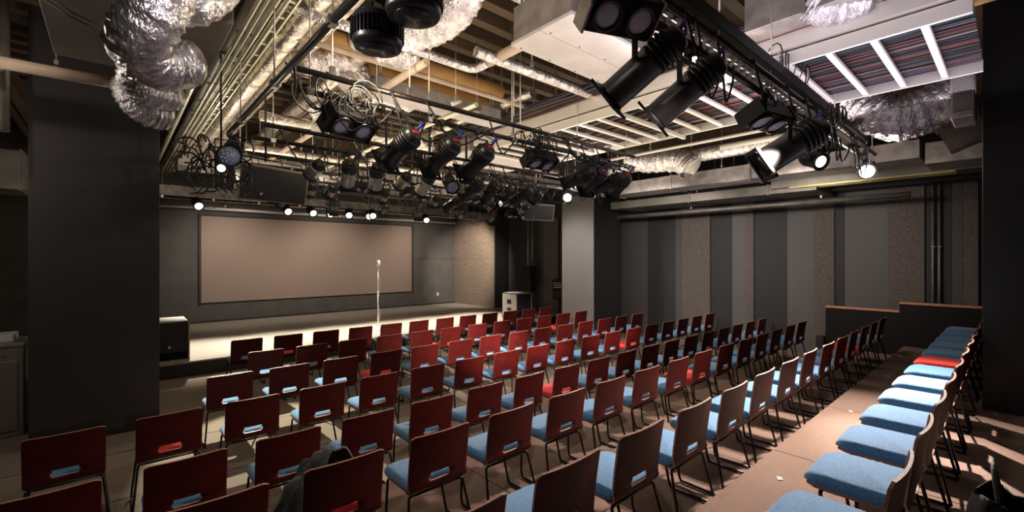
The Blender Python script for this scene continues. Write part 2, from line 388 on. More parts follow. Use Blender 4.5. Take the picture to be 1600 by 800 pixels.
# ================================================================== CHAIRS
def chair_proto(kind):
    root = D.objects.new('chair', None); COL.objects.link(root)
    W2 = .23
    # backrest : grid over x and height with a slot
    xs = [-.23, -.222, -.20, -.14, -.083, -.074, 0, .074, .083, .14, .20, .222, .23]
    prof = [(0.0, .780), (.001, .774), (.005, .755), (.018, .68), (.031, .60), (.042, .522), (.044, .506), (.0465, .484), (.049, .462), (.0505, .450), (.056, .425), (.068, .402), (.090, .388), (.12, .386)]
    def pt(i, j, side):
        x = xs[i]; y, z = prof[j]
        e = max(0, abs(x) - .20) / .03
        if j == 0: z -= .014 * e * e
        if j == 1: z -= .009 * e * e
        if j <= 9: y += .022 * (x / W2) ** 2 * (1 - .3 * j / 9)
        if j >= 9:
            k = max(0, j - 10) / 3; x *= 1 - .07 * k
        # thickness along the normal
        a = prof[max(j - 1, 0)]; b = prof[min(j + 1, len(prof) - 1)]
        ty, tz = b[0] - a[0], b[1] - a[1]; L = math.hypot(ty, tz)
        ny, nz = -tz / L, ty / L
        return (x, y + ny * side * .006, z + nz * side * .006)
    nx, nj = len(xs), len(prof)
    mb = MB(); vs = []
    for side in (-1, 1):
        for j in range(nj):
            for i in range(nx): vs.append(pt(i, j, side))
    I = lambda i, j, s: s * nx * nj + j * nx + i
    hole = lambda i, j: xs[i] >= -.0951 and xs[i + 1] <= .0951 and 6 <= j < 9
    hole = lambda i, j: 4 <= i <= 7 and ((j in (7,)) or (5 <= i <= 6 and j in (6, 8)) or (j in (6, 8) and 4 < i < 7))
    fs = []; es = []
    for j in range(nj - 1):
        for i in range(nx - 1):
            if hole(i, j): continue
            fs.append((I(i, j, 0), I(i + 1, j, 0), I(i + 1, j + 1, 0), I(i, j + 1, 0))[::-1])
            fs.append((I(i, j, 1), I(i + 1, j, 1), I(i + 1, j + 1, 1), I(i, j + 1, 1)))
            for (a, b, ni, njj) in (((i, j), (i + 1, j), i, j - 1), ((i + 1, j), (i + 1, j + 1), i + 1, j), ((i + 1, j + 1), (i, j + 1), i, j + 1), ((i, j + 1), (i, j), i - 1, j)):
                out = ni < 0 or njj < 0 or ni >= nx - 1 or njj >= nj - 1
                if out or hole(ni, njj):
                    es.append((I(*a, 0), I(*b, 0), I(*b, 1), I(*a, 1)))
    mb.add(vs, fs, 0, True)
    for e in es: mb.f.append(e); mb.m.append(1); mb.sm.append(False)
    mb.build('backrest', [M['wood'], M['edge']], root)
    # seat board
    mb = MB(); out = []
    for x, y in ((-.205, .12), (.205, .12), (.21, .36), (.20, .43), (.17, .47), (-.17, .47), (-.20, .43), (-.21, .36)): out.append((x, y))
    n = len(out); mb.add([(x, y, .382) for x, y in out] + [(x, y, .394) for x, y in out], [tuple(range(n))[::-1], tuple(range(n, 2 * n))], 0)
    mb.add([(x, y, .382) for x, y in out] + [(x, y, .394) for x, y in out], [(i, (i + 1) % n, n + (i + 1) % n, n + i) for i in range(n)], 1)
    mb.build('seat_board', [M['wood'], M['edge']], root)
    # cushion: rounded slab
    ring = []
    def rr(w, y0, y1, rf, rb, n=6):
        pts = []
        for cx, cy, r, a0 in ((w - rb, y0 + rb, rb, -90), (w - rf, y1 - rf, rf, 0), (-w + rf, y1 - rf, rf, 90), (-w + rb, y0 + rb, rb, 180)):
            for k in range(n + 1):
                a = math.radians(a0 + 90 * k / n); pts.append((cx + r * math.cos(a), cy + r * math.sin(a)))
        return pts
    lay = [(.0, .437), (.004, .434), (-.004, .446), (-.004, .462), (.004, .474), (.016, .481)]
    mb = MB(); vs = []; first = None
    for ins, z in [(.012, .394), (.0, .406), (-.004, .425), (0, .440), (.008, .453), (.024, .461)]:
        p = rr(.220 - ins, .075 + ins, .485 - ins, .09 - ins * .6, .03 - min(ins, .02) * .6)
        vs += [(x, y, z - (.02 * max(0, (y - .38) / .1) ** 2 if z > .42 else 0)) for x, y in p]; first = len(p)
    k = 6; n = first
    fs = [(i * n + j, i * n + (j + 1) % n, (i + 1) * n + (j + 1) % n, (i + 1) * n + j) for i in range(k - 1) for j in range(n)]
    fs += [tuple(range(n))[::-1], tuple((k - 1) * n + j for j in range(n))]
    mb.add(vs, fs, 0, True); mb.build('seat_cushion', M[kind], root)
    r = .0095; F = .012
    for s in (-1, 1):
        MB().tube(arc([(s * .17, .085, .372), (s * .212, .085, .372), (s * .252, 0.0, F)], .045), r, 8).build('leg', M['blackmetal'], root)
        MB().tube(arc([(s * .17, .40, .370), (s * .205, .40, .370), (s * .245, .355, .05), (s * .246, .34, F)], .04), r, 8).build('leg', M['blackmetal'], root)
        MB().tube([(s * .246, .34, F), (s * .252, 0, F)], r, 8).build('runner', M['blackmetal'], root)
    MB().tube([(-.17, .085, .372), (.17, .085, .372)], r, 8).build('crossbar', M['blackmetal'], root)
    MB().tube([(-.17, .40, .370), (.17, .40, .370)], r, 8).build('crossbar', M['blackmetal'], root)
    return root
protos = {'blue': chair_proto('blue'), 'red': chair_proto('red')}
used = {'blue': False, 'red': False}
S = .64
ORD = ['first', 'second', 'third', 'fourth', 'fifth', 'sixth', 'seventh', 'eighth', 'ninth', 'tenth', 'eleventh', 'twelfth', 'thirteenth', 'fourteenth', 'fifteenth', 'sixteenth', 'seventeenth', 'eighteenth']
ROWN = ['front row by the stage', 'second row from the stage', 'third row from the stage', 'fourth row from the stage', 'fifth row from the stage', 'sixth row on lowest platform', 'seventh row on middle platform', 'back row on top platform']
#        Y of back top, floor z, first k, count, red indices
rows = [(8.36, 0, 3, 12, (1,)), (7.16, 0, 3, 12, (5, 10)), (5.955, 0, 2, 14, (3,)), (4.81, 0, 0, 18, (1, 12)), (3.665, 0, 0, 18, (7,)),
        (2.545, P6, 1, 15, (1, 8)), (1.405, P7, 2, 14, (11,)), (.272, P8, 4, 13, (7,))]
for ri, (Y, z, k0, n, reds) in enumerate(rows):
    for i in range(n):
        kind = 'red' if i in reds else 'blue'
        if not used[kind]: o = protos[kind]; used[kind] = True
        else: o = copy_tree(protos[kind])
        jx, jy = random.uniform(-.012, .012), random.uniform(-.008, .008)
        if ri == 7: jy = 0
        o.location = ((k0 + i - .08) * S - .23 + jx, Y + jy, z); o.rotation_euler = (0, 0, random.uniform(-.02, .02) if ri < 7 else 0)
        tag(o, '%s wooden chair, %s from the left in %s' % ('red-seated' if kind == 'red' else 'blue-seated', ORD[i], ROWN[ri]), 'chair', 'rows of plywood chairs facing the stage')
# jacket over the seat of the sixth row's second chair
def cloth(name, fn, nu, nv, m, label, cat, loc, th=.012):
    mb = MB(); vs = [fn(i / nu, j / nv) for j in range(nv + 1) for i in range(nu + 1)]
    fs = [(j * (nu + 1) + i, j * (nu + 1) + i + 1, (j + 1) * (nu + 1) + i + 1, (j + 1) * (nu + 1) + i) for j in range(nv) for i in range(nu)]
    mb.add(vs, fs, 0, True); o = mb.build(name, m); o.location = loc
    md = o.modifiers.new('thick', 'SOLIDIFY'); md.thickness = th; md.offset = 1
    return tag(o, label, cat)
jx = (2 - .08) * S - .23
def jf(u, v):
    env = math.sin(PI * min(1, max(0, u))) ** .6 if 0 < u < 1 else 0
    x = -.40 + .56 * u + .03 * math.sin(9 * v + 3 * u)
    y = .075 + .34 * v + .02 * math.sin(11 * u)
    ridge = .34 * min(1, 1.25 * math.exp(-((u - .72) / .34) ** 2)) * (1 - .55 * v)
    z = .47 + ridge * env + .022 * abs(math.sin(11 * u + 5 * v)) + .016 * abs(math.sin(19 * v - 7 * u)) + .01 * math.sin(37 * u)
    if u < .36: z -= (.36 - u) * 1.0
    return (x, y, z)
cloth('jacket', jf, 36, 28, M['cloth'], 'crumpled black jacket lying over the red seat in sixth row', 'jacket', (jx, 2.545, P6 + .0))
p = atZ(1555, 800, P8)
def bf(u, v):
    a = u * 2 * PI; r = .155 * (1 - .35 * v ** 3) + .012 * math.sin(5 * a + 7 * v)
    return (r * 1.3 * math.cos(a), r * math.sin(a) * .8, .42 * v + .02 * math.sin(3 * a))
bag = cloth('bag', bf, 32, 12, M['olive'], 'dark olive cloth bag on the platform behind the back row', 'bag', (3.15, .045, P8 + .025), .01)
MB().tube(bez([(-.12, 0, .36), (-.10, .02, .50), (.02, .03, .56), (.12, .02, .48), (.13, 0, .36)], 6), .008, 6).build('handle', M['cloth'], bag)

# ================================================================== STAGE THINGS
def sub(x0, x1, y0, y1, z0, h, label, side=M['blackgloss']):
    w = x1 - x0; d = y1 - y0
    t = empty('subwoofer', ((x0 + x1) / 2, (y0 + y1) / 2, z0), label, 'speaker', 'floor subwoofers at the stage corners')
    b = MB(); p = .022
    b.box((-w / 2, -d / 2, 0), (-w / 2 + p, d / 2, h)).box((w / 2 - p, -d / 2, 0), (w / 2, d / 2, h)).box((-w / 2, -d / 2, h - p), (w / 2, d / 2, h)).box((-w / 2, -d / 2, 0), (w / 2, d / 2, p)).box((-w / 2, d / 2 - p, 0), (w / 2, d / 2, h))
    b.build('cabinet', side, t)
    MB().box((-w / 2 + p, -d / 2 + .015, h * .24), (w / 2 - p, -d / 2 + .04, h - p)).build('grille', M['grille'], t)
    MB().box((-w / 2 + p, -d / 2 + .12, p), (w / 2 - p, -d / 2 + .14, h * .22)).build('port_back', M['black'], t)
    MB().box((-.012, -d / 2 + .02, p), (.012, -d / 2 + .12, h * .22)).build('port_divider', M['black'], t)
    MB().box((-w / 2 + p, -d / 2 + .01, h * .22), (w / 2 - p, -d / 2 + .12, h * .24)).build('port_shelf', M['black'], t)
    MB().lathe([(.001, 0), (.028, 0), (.028, .006), (.001, .006)], 16, mt=Matrix.Translation((0, -d / 2 + .015, h * .36)) @ Matrix.Rotation(PI / 2, 4, 'X')).build('badge', M['chrome'], t)
    return t
subm = mat('sub_cabinet', (.30, .27, .23), .6)
sub(.42, 1.02, 9.86, 10.62, ST, .72, 'black subwoofer at the left stage corner beside the dark column', subm)
t = sub(8.92, 9.56, 9.84, 10.5, ST, .77, 'pale-sided subwoofer at the right stage corner', subm)
# handle recess on its side
MB().box((-.325, -.09, .45), (-.319, .09, .58)).build('handle_recess', M['black'], t)
MB().box((-.325, -.09, .25), (-.319, .09, .33)).build('handle_recess', M['black'], t)
# tower speaker on pole
t = empty('column_speaker', (10.55, 10.95, ST), 'slim black tower speaker hanging by the right stage wall', 'speaker')
MB().box((-.16, -.16, .70), (.16, .16, 1.55), bev=.01).build('cabinet', M['black'], t)
MB().box((-.14, -.17, .74), (.14, -.16, 1.50)).build('grille', M['grille'], t)
for dx in (-.1, .1): MB().tube([(dx, 0, 1.55), (dx, 0, 3.2)], .018, 8).build('pole', M['galv'], t)
MB().box((-.14, -.04, 3.16), (.14, .04, 3.24)).build('bracket', M['blackmetal'], t)
MB().tube([(0, 0, 0), (0, 0, .70)], .03, 8).build('pole', M['blackmetal'], t)
# wall control panel
pc = atX(872, 451, 10.9)
t = empty('control_panel', (10.92, pc.y, pc.z - .33), 'black wall control panel with rows of white markings by the right column', 'panel')
MB().box((-.06, -.22, 0), (.05, .22, .62), bev=.008).build('housing', M['black'], t)
for k in range(3):
    MB().box((-.064, -.18, .50 - k * .07), (-.06, .17, .525 - k * .07)).build('marking', M['paper'], t)
MB().box((-.066, -.19, .05), (-.06, .19, .24)).build('faceplate', M['dark'], t)
# wall socket
o = MB().box((9.55, YB - .035, .60), (9.63, YB - .02, .72), bev=.003).build('wall_socket', M['paper']); tag(o, 'small white socket low on the wall right of the screen', 'socket')
# microphone stand
mp = (5.05, 10.84)
t = empty('microphone_stand', (*mp, ST), 'brightly lit upright microphone stand alone on the stage', 'microphone stand')
for k in range(3):
    a = k * 2 * PI / 3 + .3
    l = MB().tube([(0, 0, .06), (.27 * math.cos(a), .27 * math.sin(a), .012)], .009, 8).build('leg', M['mic'], t)
    MB().tube([(.23 * math.cos(a), .23 * math.sin(a), .018), (.28 * math.cos(a), .28 * math.sin(a), .014)], .013, 8).build('rubber_foot', M['black'], l)
MB().tube([(0, 0, .05), (0, 0, .95)], .013, 10).build('lower_pole', M['mic'], t)
MB().tube([(0, 0, .93), (0, 0, 1.50)], .009, 10).build('upper_pole', M['mic'], t)
MB().lathe([(.013, .90), (.02, .91), (.02, .97), (.013, .98)], 12).build('clutch', M['mic'], t)
m_ = empty('microphone', (mp[0], mp[1], ST + 1.48), 'white-lit microphone standing upright in the stage stand', 'microphone')
MB().lathe([(.014, 0), (.017, .03), (.024, .13), (.028, .15)], 14).build('body', M['mic'], m_)
MB().lathe([(.028, .15), (.05, .165), (.055, .19), (.055, .26), (.045, .285), (.01, .295)], 16).build('head', M['mic'], m_)
cb = MB().tube(bez([(0, 0, ST + 1.45), (.05, -.03, ST + 1.1), (-.01, -.02, ST + .75), (.05, 0, ST + .4), (.02, .0, ST + .05), (.4, .1, ST + .01), (1.2, .5, ST + .01)], 8), .005, 6).build('microphone_cable', M['mic'])
cb.location = (mp[0], mp[1], 0); tag(cb, 'thin cable looping down the microphone stand onto the stage', 'cable')
# machine at the far left behind the column
t = empty('storage_cabinet', (-1.25, 8.2, 0), 'grey-brown metal cabinet at the left edge behind the column', 'cabinet')
MB().box((-.45, -.35, 0), (.45, .35, 1.06), bev=.01).build('body', M['appliance'], t)
MB().box((-.46, -.36, 1.06), (.46, .36, 1.10), bev=.006).build('top', M['galv'], t)
for k in range(4): MB().box((.12 + .05 * k, -.362, .96), (.145 + .05 * k, -.36, .985)).build('button', M['redcon'] if k == 3 else M['paper'], t)
MB().box((-.40, -.365, .08), (.40, -.35, .90), bev=.004).build('door', M['appliance'], t)
o = MB().box((-.20, -.18, 1.10), (.35, .18, 1.19), bev=.01).build('paper_stack', M['paper']); o.location = (-1.25, 8.2, 0); tag(o, 'pale flat case on top of the cabinet at left edge', 'case')

# ================================================================== CEILING SERVICES
Z0 = CZ
def rods(parent, pts, z1=SLAB - .02, m=None):
    o = parent.location
    for p in pts:
        r = MB().tube([(p[0] - o.x, p[1] - o.y, p[2] - o.z), (p[0] - o.x, p[1] - o.y, z1 - o.z)], .006, 6).build('hanger_rod', m or M['galv'], parent)
        MB().box((p[0] - o.x - .015, p[1] - o.y - .015, p[2] - o.z + .02), (p[0] - o.x + .015, p[1] - o.y + .015, p[2] - o.z + .06)).build('turnbuckle', M['galv'], r)
def box_duct(x0, x1, y0, y1, z0, z1, label, axis='y', m=None, step=1.2, cat='duct', name='air_duct', fl_=.03):
    t = empty(name, ((x0 + x1) / 2, (y0 + y1) / 2, z0), label, cat)
    cx, cy = t.location.x, t.location.y
    MB().box((x0 - cx, y0 - cy, 0), (x1 - cx, y1 - cy, z1 - z0), bev=.004).build('duct_body', m or M['galv'], t)
    if fl_:
        a, b = (y0, y1) if axis == 'y' else (x0, x1); k = a + step / 2
        while k < b:
            e = .018
            if axis == 'y': q = ((x0 - e - cx, k - .012 - cy, -e), (x1 + e - cx, k + .012 - cy, z1 - z0 + e))
            else: q = ((k - .012 - cx, y0 - e - cy, -e), (k + .012 - cx, y1 + e - cy, z1 - z0 + e))
            MB().box(*q).build('flange', m or M['galv'], t); k += step
    return t
def pipe(pts, r, m, label, name='insulated_pipe', cat='pipe', bands=0, hang=0, seg=14, rnd=.12, bm=None):
    pts = [Vector(p) for p in pts]; o0 = pts[0].copy()
    t = empty(name, o0, label, cat); P_ = [p - o0 for p in pts]
    MB().tube(arc(P_, rnd) if len(P_) > 2 else P_, r, seg).build('pipe_run', m, t)
    if bands:
        for a, b in zip(P_, P_[1:]):
            L_ = (b - a).length; n = int(L_ / bands); d = (b - a).normalized()
            for k in range(n):
                c = a + d * (bands * (k + .5)); MB().tube([c - d * .012, c + d * .012], r * 1.06, seg).build('band', bm or m, t)
    if hang:
        a, b = pts[0], pts[-1]; n = max(1, int((b - a).length / hang))
        rods(t, [(a + (b - a) * ((k + .5) / n)) + Vector((0, 0, r)) for k in range(n)])
    return t
# left group running toward the stage
box_duct(.80, 1.10, -.6, 13.4, Z0 + 2.10, Z0 + 2.70, 'long olive-grey steel duct running to the stage at left', m=M['galvd'], step=2.4)
pipe([(.66, -.6, Z0 + 1.95), (.66, 13.2, Z0 + 1.95)], .035, M['conduit'], 'pale taped pipe running under the long left duct', bands=.45, hang=2.4)
t = empty('conduit_rack', (.9, 6, Z0 + 1.90), 'rack of four pale conduits running to the stage beside left duct', 'conduit rack')
for k, x in enumerate((.80, .85, .905, .96)):
    MB().tube([(x - .9, -6.6, 0), (x - .9, 7.3, 0)], .017 if k != 1 else .012, 8).build('conduit', M['conduit'], t)
for k in range(18):
    y = -6.1 + .75 * k; MB().box((-.13, y - .012, .018), (.09, y + .012, .03)).build('strap', M['galv'], t)
    if k % 3 == 0: MB().tube([(-.02, y, .03), (-.02, y, .20)], .006, 6).build('hanger_rod', M['galv'], t)
t = empty('cable_ladder', (1.02, 6, Z0 + 1.95), 'narrow steel cable ladder beside the pale conduits at left', 'cable ladder')
for s in (-.05, .04): MB().box((s - .006, -6.4, 0), (s + .006, 7.0, .05)).build('side_rail', M['conduit'], t)
for k in range(44):
    y = -6.2 + .3 * k; MB().box((-.045, y - .012, .01), (.035, y + .012, .03)).build('rung', M['conduit'], t)
pipe([(1.235, .9, Z0 + 2.12), (1.235, 12.4, Z0 + 2.12)], .105, M['foilpipe'], 'silver foil insulated pipe, leftmost of three running to the stage', bands=.6, hang=1.9, bm=M['foil'])
pipe([(1.48, .2, Z0 + 2.20), (1.48, 11.5, Z0 + 2.20)], .105, M['foilpipe'], 'silver foil insulated pipe, middle of three running to the stage', bands=.6, hang=2.3, bm=M['foil'])
pipe([(2.02, .8, Z0 + 2.20), (2.02, 10.5, Z0 + 2.20)], .085, M['foilpipe'], 'slimmer silver foil pipe, rightmost of three running to the stage', bands=.7, hang=2.2, bm=M['foil'])
# pipe across, elbow to tan pipe
a = atY(494, 24, 3.85); e = atY(740, 104, 3.85); zz = Z0 + 2.0
pipe([(a.x - .3, 3.85, zz), (e.x, 3.85, zz), (e.x, 3.6, zz)], .045, M['foil'], 'blue-silver foil pipe crossing above the lights with an elbow end', bands=.5, hang=1.0)
pipe([(e.x, 3.58, zz), (e.x, 1.0, zz)], .05, M['tanpipe'], 'tan pipe beside the white ceiling box', hang=1.3)
pipe([(1.9, 5.15, Z0 + 2.22), (5.2, 5.15, Z0 + 2.22)], .11, M['tan'], 'thick tan insulated pipe crossing the ceiling, longer one farther away', bands=0, hang=1.4)
pipe([(1.3, 4.75, Z0 + 2.28), (4.0, 4.75, Z0 + 2.28)], .10, M['tan'], 'thick tan insulated pipe crossing the ceiling, shorter one nearer', hang=1.6)
pipe([(1.2, 4.45, Z0 + 2.05), (5.4, 4.45, Z0 + 2.05)], .03, M['tanpipe'], 'thin brown pipe crossing below the thick tan pipes', hang=1.5)
pipe([(2.3, 2.55, Z0 + 2.42), (4.4, 2.55, Z0 + 2.42)], .05, M['foil'], 'short foil pipe high beside the flexible duct elbow', bands=.5, hang=1)
pipe([(2.3, 3.05, Z0 + 2.40), (4.6, 3.05, Z0 + 2.40)], .05, M['foil'], 'second short foil pipe high beside the flexible duct elbow', bands=.5, hang=1)
pipe([(2.6, 3.45, Z0 + 1.98), (5.6, 3.45, Z0 + 1.98)], .05, M['foil'], 'foil pipe running along the edge of the white ceiling box', bands=.6, hang=1.2)
pipe([(1.5, 6.9, Z0 + 1.95), (7.5, 6.9, Z0 + 1.95)], .07, M['foilpipe'], 'foil pipe crossing the hall above the third light bar', bands=.6, hang=1.5, bm=M['foil'])
pipe([(1.6, 8.4, Z0 + 1.8), (8.6, 8.4, Z0 + 1.8)], .08, M['foilpipe'], 'foil pipe crossing the hall just before the stage', bands=.6, hang=1.7, bm=M['foil'])
pipe([(3.1, 4.1, Z0 + 1.75), (3.1, 9.5, Z0 + 1.75)], .03, M['conduit'], 'thin pale pipe running to the stage above the light bars', hang=1.8)
pipe([(2.15, 3.6, Z0 + 1.8), (2.15, 9.9, Z0 + 1.8)], .035, M['tanpipe'], 'brown pipe running to the stage above the second light bar', hang=1.7)
pipe([(4.2, 4.3, Z0 + 2.2), (4.2, 10.2, Z0 + 2.2)], .07, M['foilpipe'], 'foil pipe running to the stage over the middle seats', bands=.5, hang=1.9, bm=M['foil'])
pipe([(3.75, 6.3, Z0 + 1.9), (3.75, 11.2, Z0 + 1.9)], .09, M['foilpipe'], 'wide foil pipe running to the stage behind the second light bar', bands=.5, hang=1.9, bm=M['foil'])
# white boxes
def white_box(x0, x1, y0, y1, z0, z1, label, seam=None):
    t = empty('ceiling_unit', ((x0 + x1) / 2, (y0 + y1) / 2, z0), label, 'ceiling unit'); cx, cy = t.location.x, t.location.y
    n = 2 if seam else 1; ys = [y0, seam, y1] if seam else [y0, y1]
    for k in range(n):
        MB().box((x0 - cx, ys[k] - cy + .003, 0), (x1 - cx, ys[k + 1] - cy - .003, .03)).build('board', M['white'], t)
        for q in range(4):
            MB().lathe([(.001, -.004), (.008, -.004), (.008, 0), (.001, 0)], 8, mt=Matrix.Translation((x0 - cx + .1 + (x1 - x0 - .2) * q / 3, ys[k + 1] - cy - .03, 0))).build('bolt', M['blackmetal'], t)
    MB().box((x0 - cx + .02, y0 - cy + .02, .03), (x1 - cx - .02, y1 - cy - .02, z1 - z0)).build('casing', M['galv'], t)
    rods(t, [(x0 + .1, y0 + .1, z1), (x1 - .1, y0 + .1, z1), (x0 + .1, y1 - .1, z1), (x1 - .1, y1 - .1, z1)])
    return t
white_box(2.74, 4.1, 2.36, 3.10, Z0 + 1.95, Z0 + 2.3, 'large white-bottomed air handling unit over the seats', 2.72)
white_box(2.2, 4.05, 4.75, 5.0, Z0 + 1.85, Z0 + 2.05, 'white ceiling board box above the first light bar')
white_box(4.6, 6.4, 6.3, 7.8, Z0 + 1.85, Z0 + 2.1, 'white ceiling board box above the second light bar')
white_box(1.7, 3.3, 9.2, 10.0, Z0 + 1.6, Z0 + 1.8, 'white ceiling board box over the stage edge')
box_duct(2.6, 6.3, 1.72, 1.98, Z0 + 1.80, Z0 + 1.95, 'pale steel channel running above the nearest light bar', axis='x', m=M['white'], step=3, fl_=0, cat='channel', name='steel_channel')
c = atZ(1163, 52, Z0 + 1.95)
box_duct(c.x, c.x + .75, c.y - .9, c.y, Z0 + 1.95, Z0 + 2.35, 'galvanised air box above the nearest light bar', step=.9)
# pair of foil and tan pipes at upper right
for k, (x, z, dz) in enumerate(((4.55, 1.98, 0), (4.62, 1.86, 0))):
    pipe([(x, 1.05, Z0 + z), (x, 3.4, Z0 + z)], .05, M['foil'], ('upper', 'lower')[k] + ' foil pipe of the pair above the large cable ladder', bands=.4, hang=1.1)
    pipe([(x, .0, Z0 + z), (x, 1.04, Z0 + z)], .055, M['tan'], ('upper', 'lower')[k] + ' tan wrapped pipe of the pair above the large cable ladder', hang=.6)
# the large cable ladder
def wirebundle(par, x0, x1, y0, y1, z, n, zs=.05):
    mb = MB()
    for k in range(n):
        x = x0 + (x1 - x0) * (k + random.random()) / n; zz = z + random.uniform(0, zs); mi = random.choice((0, 0, 0, 4, 1, 0, 2, 3, 0, 4, 0, 1, 4))
        pts = []; q = 7
        for i in range(q + 1): pts.append((x + random.uniform(-.02, .02), y0 + (y1 - y0) * i / q, zz + random.uniform(-.008, .008)))
        mb.tube(bez(pts, 3), random.uniform(.005, .009), 5, mi, cap=False)
    o = mb.build('cable_bundle', M['wires'], par); o['kind'] = 'stuff'; return o
t = empty('cable_ladder', (5.2, 2.9, Z0 + 1.75), 'large white cable ladder filled with red and black wires at right', 'cable ladder')
for s in (-.76, .72): MB().box((s, -2.7, -.05), (s + .035, 3.0, .06)).build('side_rail', M['whitepl'], t)
MB().box((-.80, -2.7, .08), (-.74, 3.0, .22)).build('side_rail', M['whitepl'], t)
for k in range(19):
    y = -2.45 + .3 * k; MB().box((-.74, y - .025, -.045), (.72, y + .025, -.01), bev=.004).build('rung', M['whitepl'], t)
wirebundle(t, -.70, .68, -2.7, 3.0, .01, 120)
for y in (-1.5, .2, 1.9):
    for s in (-.78, .75): MB().tube([(s, y, -.08), (s, y, 1.1)], .007, 6).build('hanger_rod', M['galv'], t)
    MB().box((-.82, y - .02, -.09), (.80, y + .02, -.05)).build('strut', M['whitepl'], t)
t = empty('cable_bundle', (4.28, 2.4, Z0 + 1.95), 'thick bunch of dark and pale cables beside the large ladder', 'cables')
wirebundle(t, -.14, .14, -2.4, 3.6, 0, 34, .10)['kind'] = 'stuff'
# second ladder, far, crossing above the third bar
t = empty('cable_ladder', (6.3, 6.25, Z0 + 1.45), 'small cable ladder crossing toward the right column', 'cable ladder')
for s in (-.20, .20): MB().box((-2.2, s - .01, 0), (2.2, s + .01, .07)).build('side_rail', M['galv'], t)
for k in range(15): MB().box((-2.1 + .3 * k - .012, -.19, .01), (-2.1 + .3 * k + .012, .19, .03)).build('rung', M['galv'], t)
for x in (-1.8, 0, 1.8): MB().tube([(x, 0, 0), (x, 0, 1.3)], .006, 6).build('hanger_rod', M['galv'], t)
# right side ducts
box_duct(8.45, 9.05, .9, 6.4, Z0 + 1.40, Z0 + 1.66, 'long galvanised rectangular duct in front of the right wall', step=1.5)
box_duct(8.6, 9.4, -.4, .86, Z0 + 1.32, Z0 + 1.62, 'galvanised duct end section at the upper right', step=3, fl_=0)
t = empty('air_grille', (9.6, 1.9, Z0 + 1.28), 'slotted linear air grille in dark box near the right wall', 'grille')
MB().box((-.25, -1.7, .02), (.25, 1.2, .30)).build('plenum', M['galvd'], t)
for k in range(4): MB().box((-.24 + .09 * k, -1.3, 0), (-.205 + .09 * k, .9, .02)).build('slat', mat('brass_slat_%d' % k, (.42, .36, .14), .4, .6), t)
pipe([(8.2, 1.6, Z0 + 1.92), (8.2, 6.6, Z0 + 1.92)], .13, M['foil'], 'round foil duct lying above the long rectangular duct', bands=.9, hang=1.4)
pipe([(7.55, 1.5, Z0 + 1.98), (7.55, 5.6, Z0 + 1.98)], .028, M['whitepl'], 'thin white pipe at right, left of the round foil duct', hang=1.4)
pipe([(7.85, 1.3, Z0 + 1.90), (7.85, 3.4, Z0 + 1.90)], .045, M['whitepl'], 'thicker white pipe at right, left of the round foil duct', hang=1.4)
pipe([(10.2, 1.2, Z0 + 1.08), (10.2, 9.0, Z0 + 1.08)], .05, M['galvd'], 'dull steel pipe below the soffit along the right wall', name='steel_pipe', hang=2.2)
box_duct(9.5, 10.5, 2.4, 6.9, Z0 + 1.22, Z0 + 1.40, 'dark flat duct under the soffit along the right wall', m=M['galvd'], step=1.6)
# upper right metal box with louvre
c = atZ(1500, 150, Z0 + 1.75)
X_ = 6.2; c1 = atX(1489, 115, X_); c2_ = atX(1533, 178, X_)
t = empty('filter_box', (X_, c1.y, c2_.z), 'grey perforated filter box at the upper right by the column', 'air box')
MB().box((0, -.15, 0), (.5, .02, .62), bev=.01).build('casing', M['galv'], t)
MB().box((-.012, -.13, .06), (0, 0, .56)).build('mesh_panel', mat('speckled_panel', (.2, .17, .16), .7, bump=1, bscale=200, mix=(.42, .37, .36), mscale=160), t)
mtx = Matrix.Translation((7.0, .35, Z0 + 1.30)) @ Matrix.Rotation(-.35, 4, 'X')
t = empty('louvre_box', (7.0, .40, Z0 + 1.22), 'tilted louvred outlet box under the perforated filter box', 'air outlet')
for k in range(4): MB().box((-.02 + .07 * k, -.25, 0), (.0 + .07 * k, .10, .30), mt=Matrix.Rotation(-.4, 4, 'X')).build('slat', M['galvd'], t)
MB().box((-.04, -.27, .30), (.28, .12, .36), mt=Matrix.Rotation(-.4, 4, 'X')).build('casing', M['galvd'], t)

def flex(pts, r, label, n=14, seg=22, name='flexible_duct', m=None, ring=.10):
    p = bez(pts, n); o0 = Vector(pts[0]); p = [q - o0 for q in p]
    t = empty(name, o0, label, 'flexible duct')
    rs = [r * (1 + ring * math.sin(i * 1.9) + random.uniform(-.04, .04)) for i in range(len(p))]
    mb = MB(); mb.tube(p, rs, seg)
    rng = random.Random(len(label)); vs = []
    for v in mb.v[:len(p) * seg]:
        vs.append((v[0] + rng.uniform(-1, 1) * r * .035, v[1] + rng.uniform(-1, 1) * r * .035, v[2] + rng.uniform(-1, 1) * r * .035))
    mb.v[:len(p) * seg] = vs
    mb.build('foil_sleeve', m or M['foil'], t)
    for e, s in ((0, 1), (-1, -1)):
        d = (p[1] - p[0]).normalized() if e == 0 else (p[-2] - p[-1]).normalized()
        MB().tube([p[e] - d * .03, p[e] + d * .05], r * .92, seg).build('collar', M['galv'], t)
    return t
def A(px, py, X): return atX(px, py, X)
def AY(px, py, Y): return atY(px, py, Y)
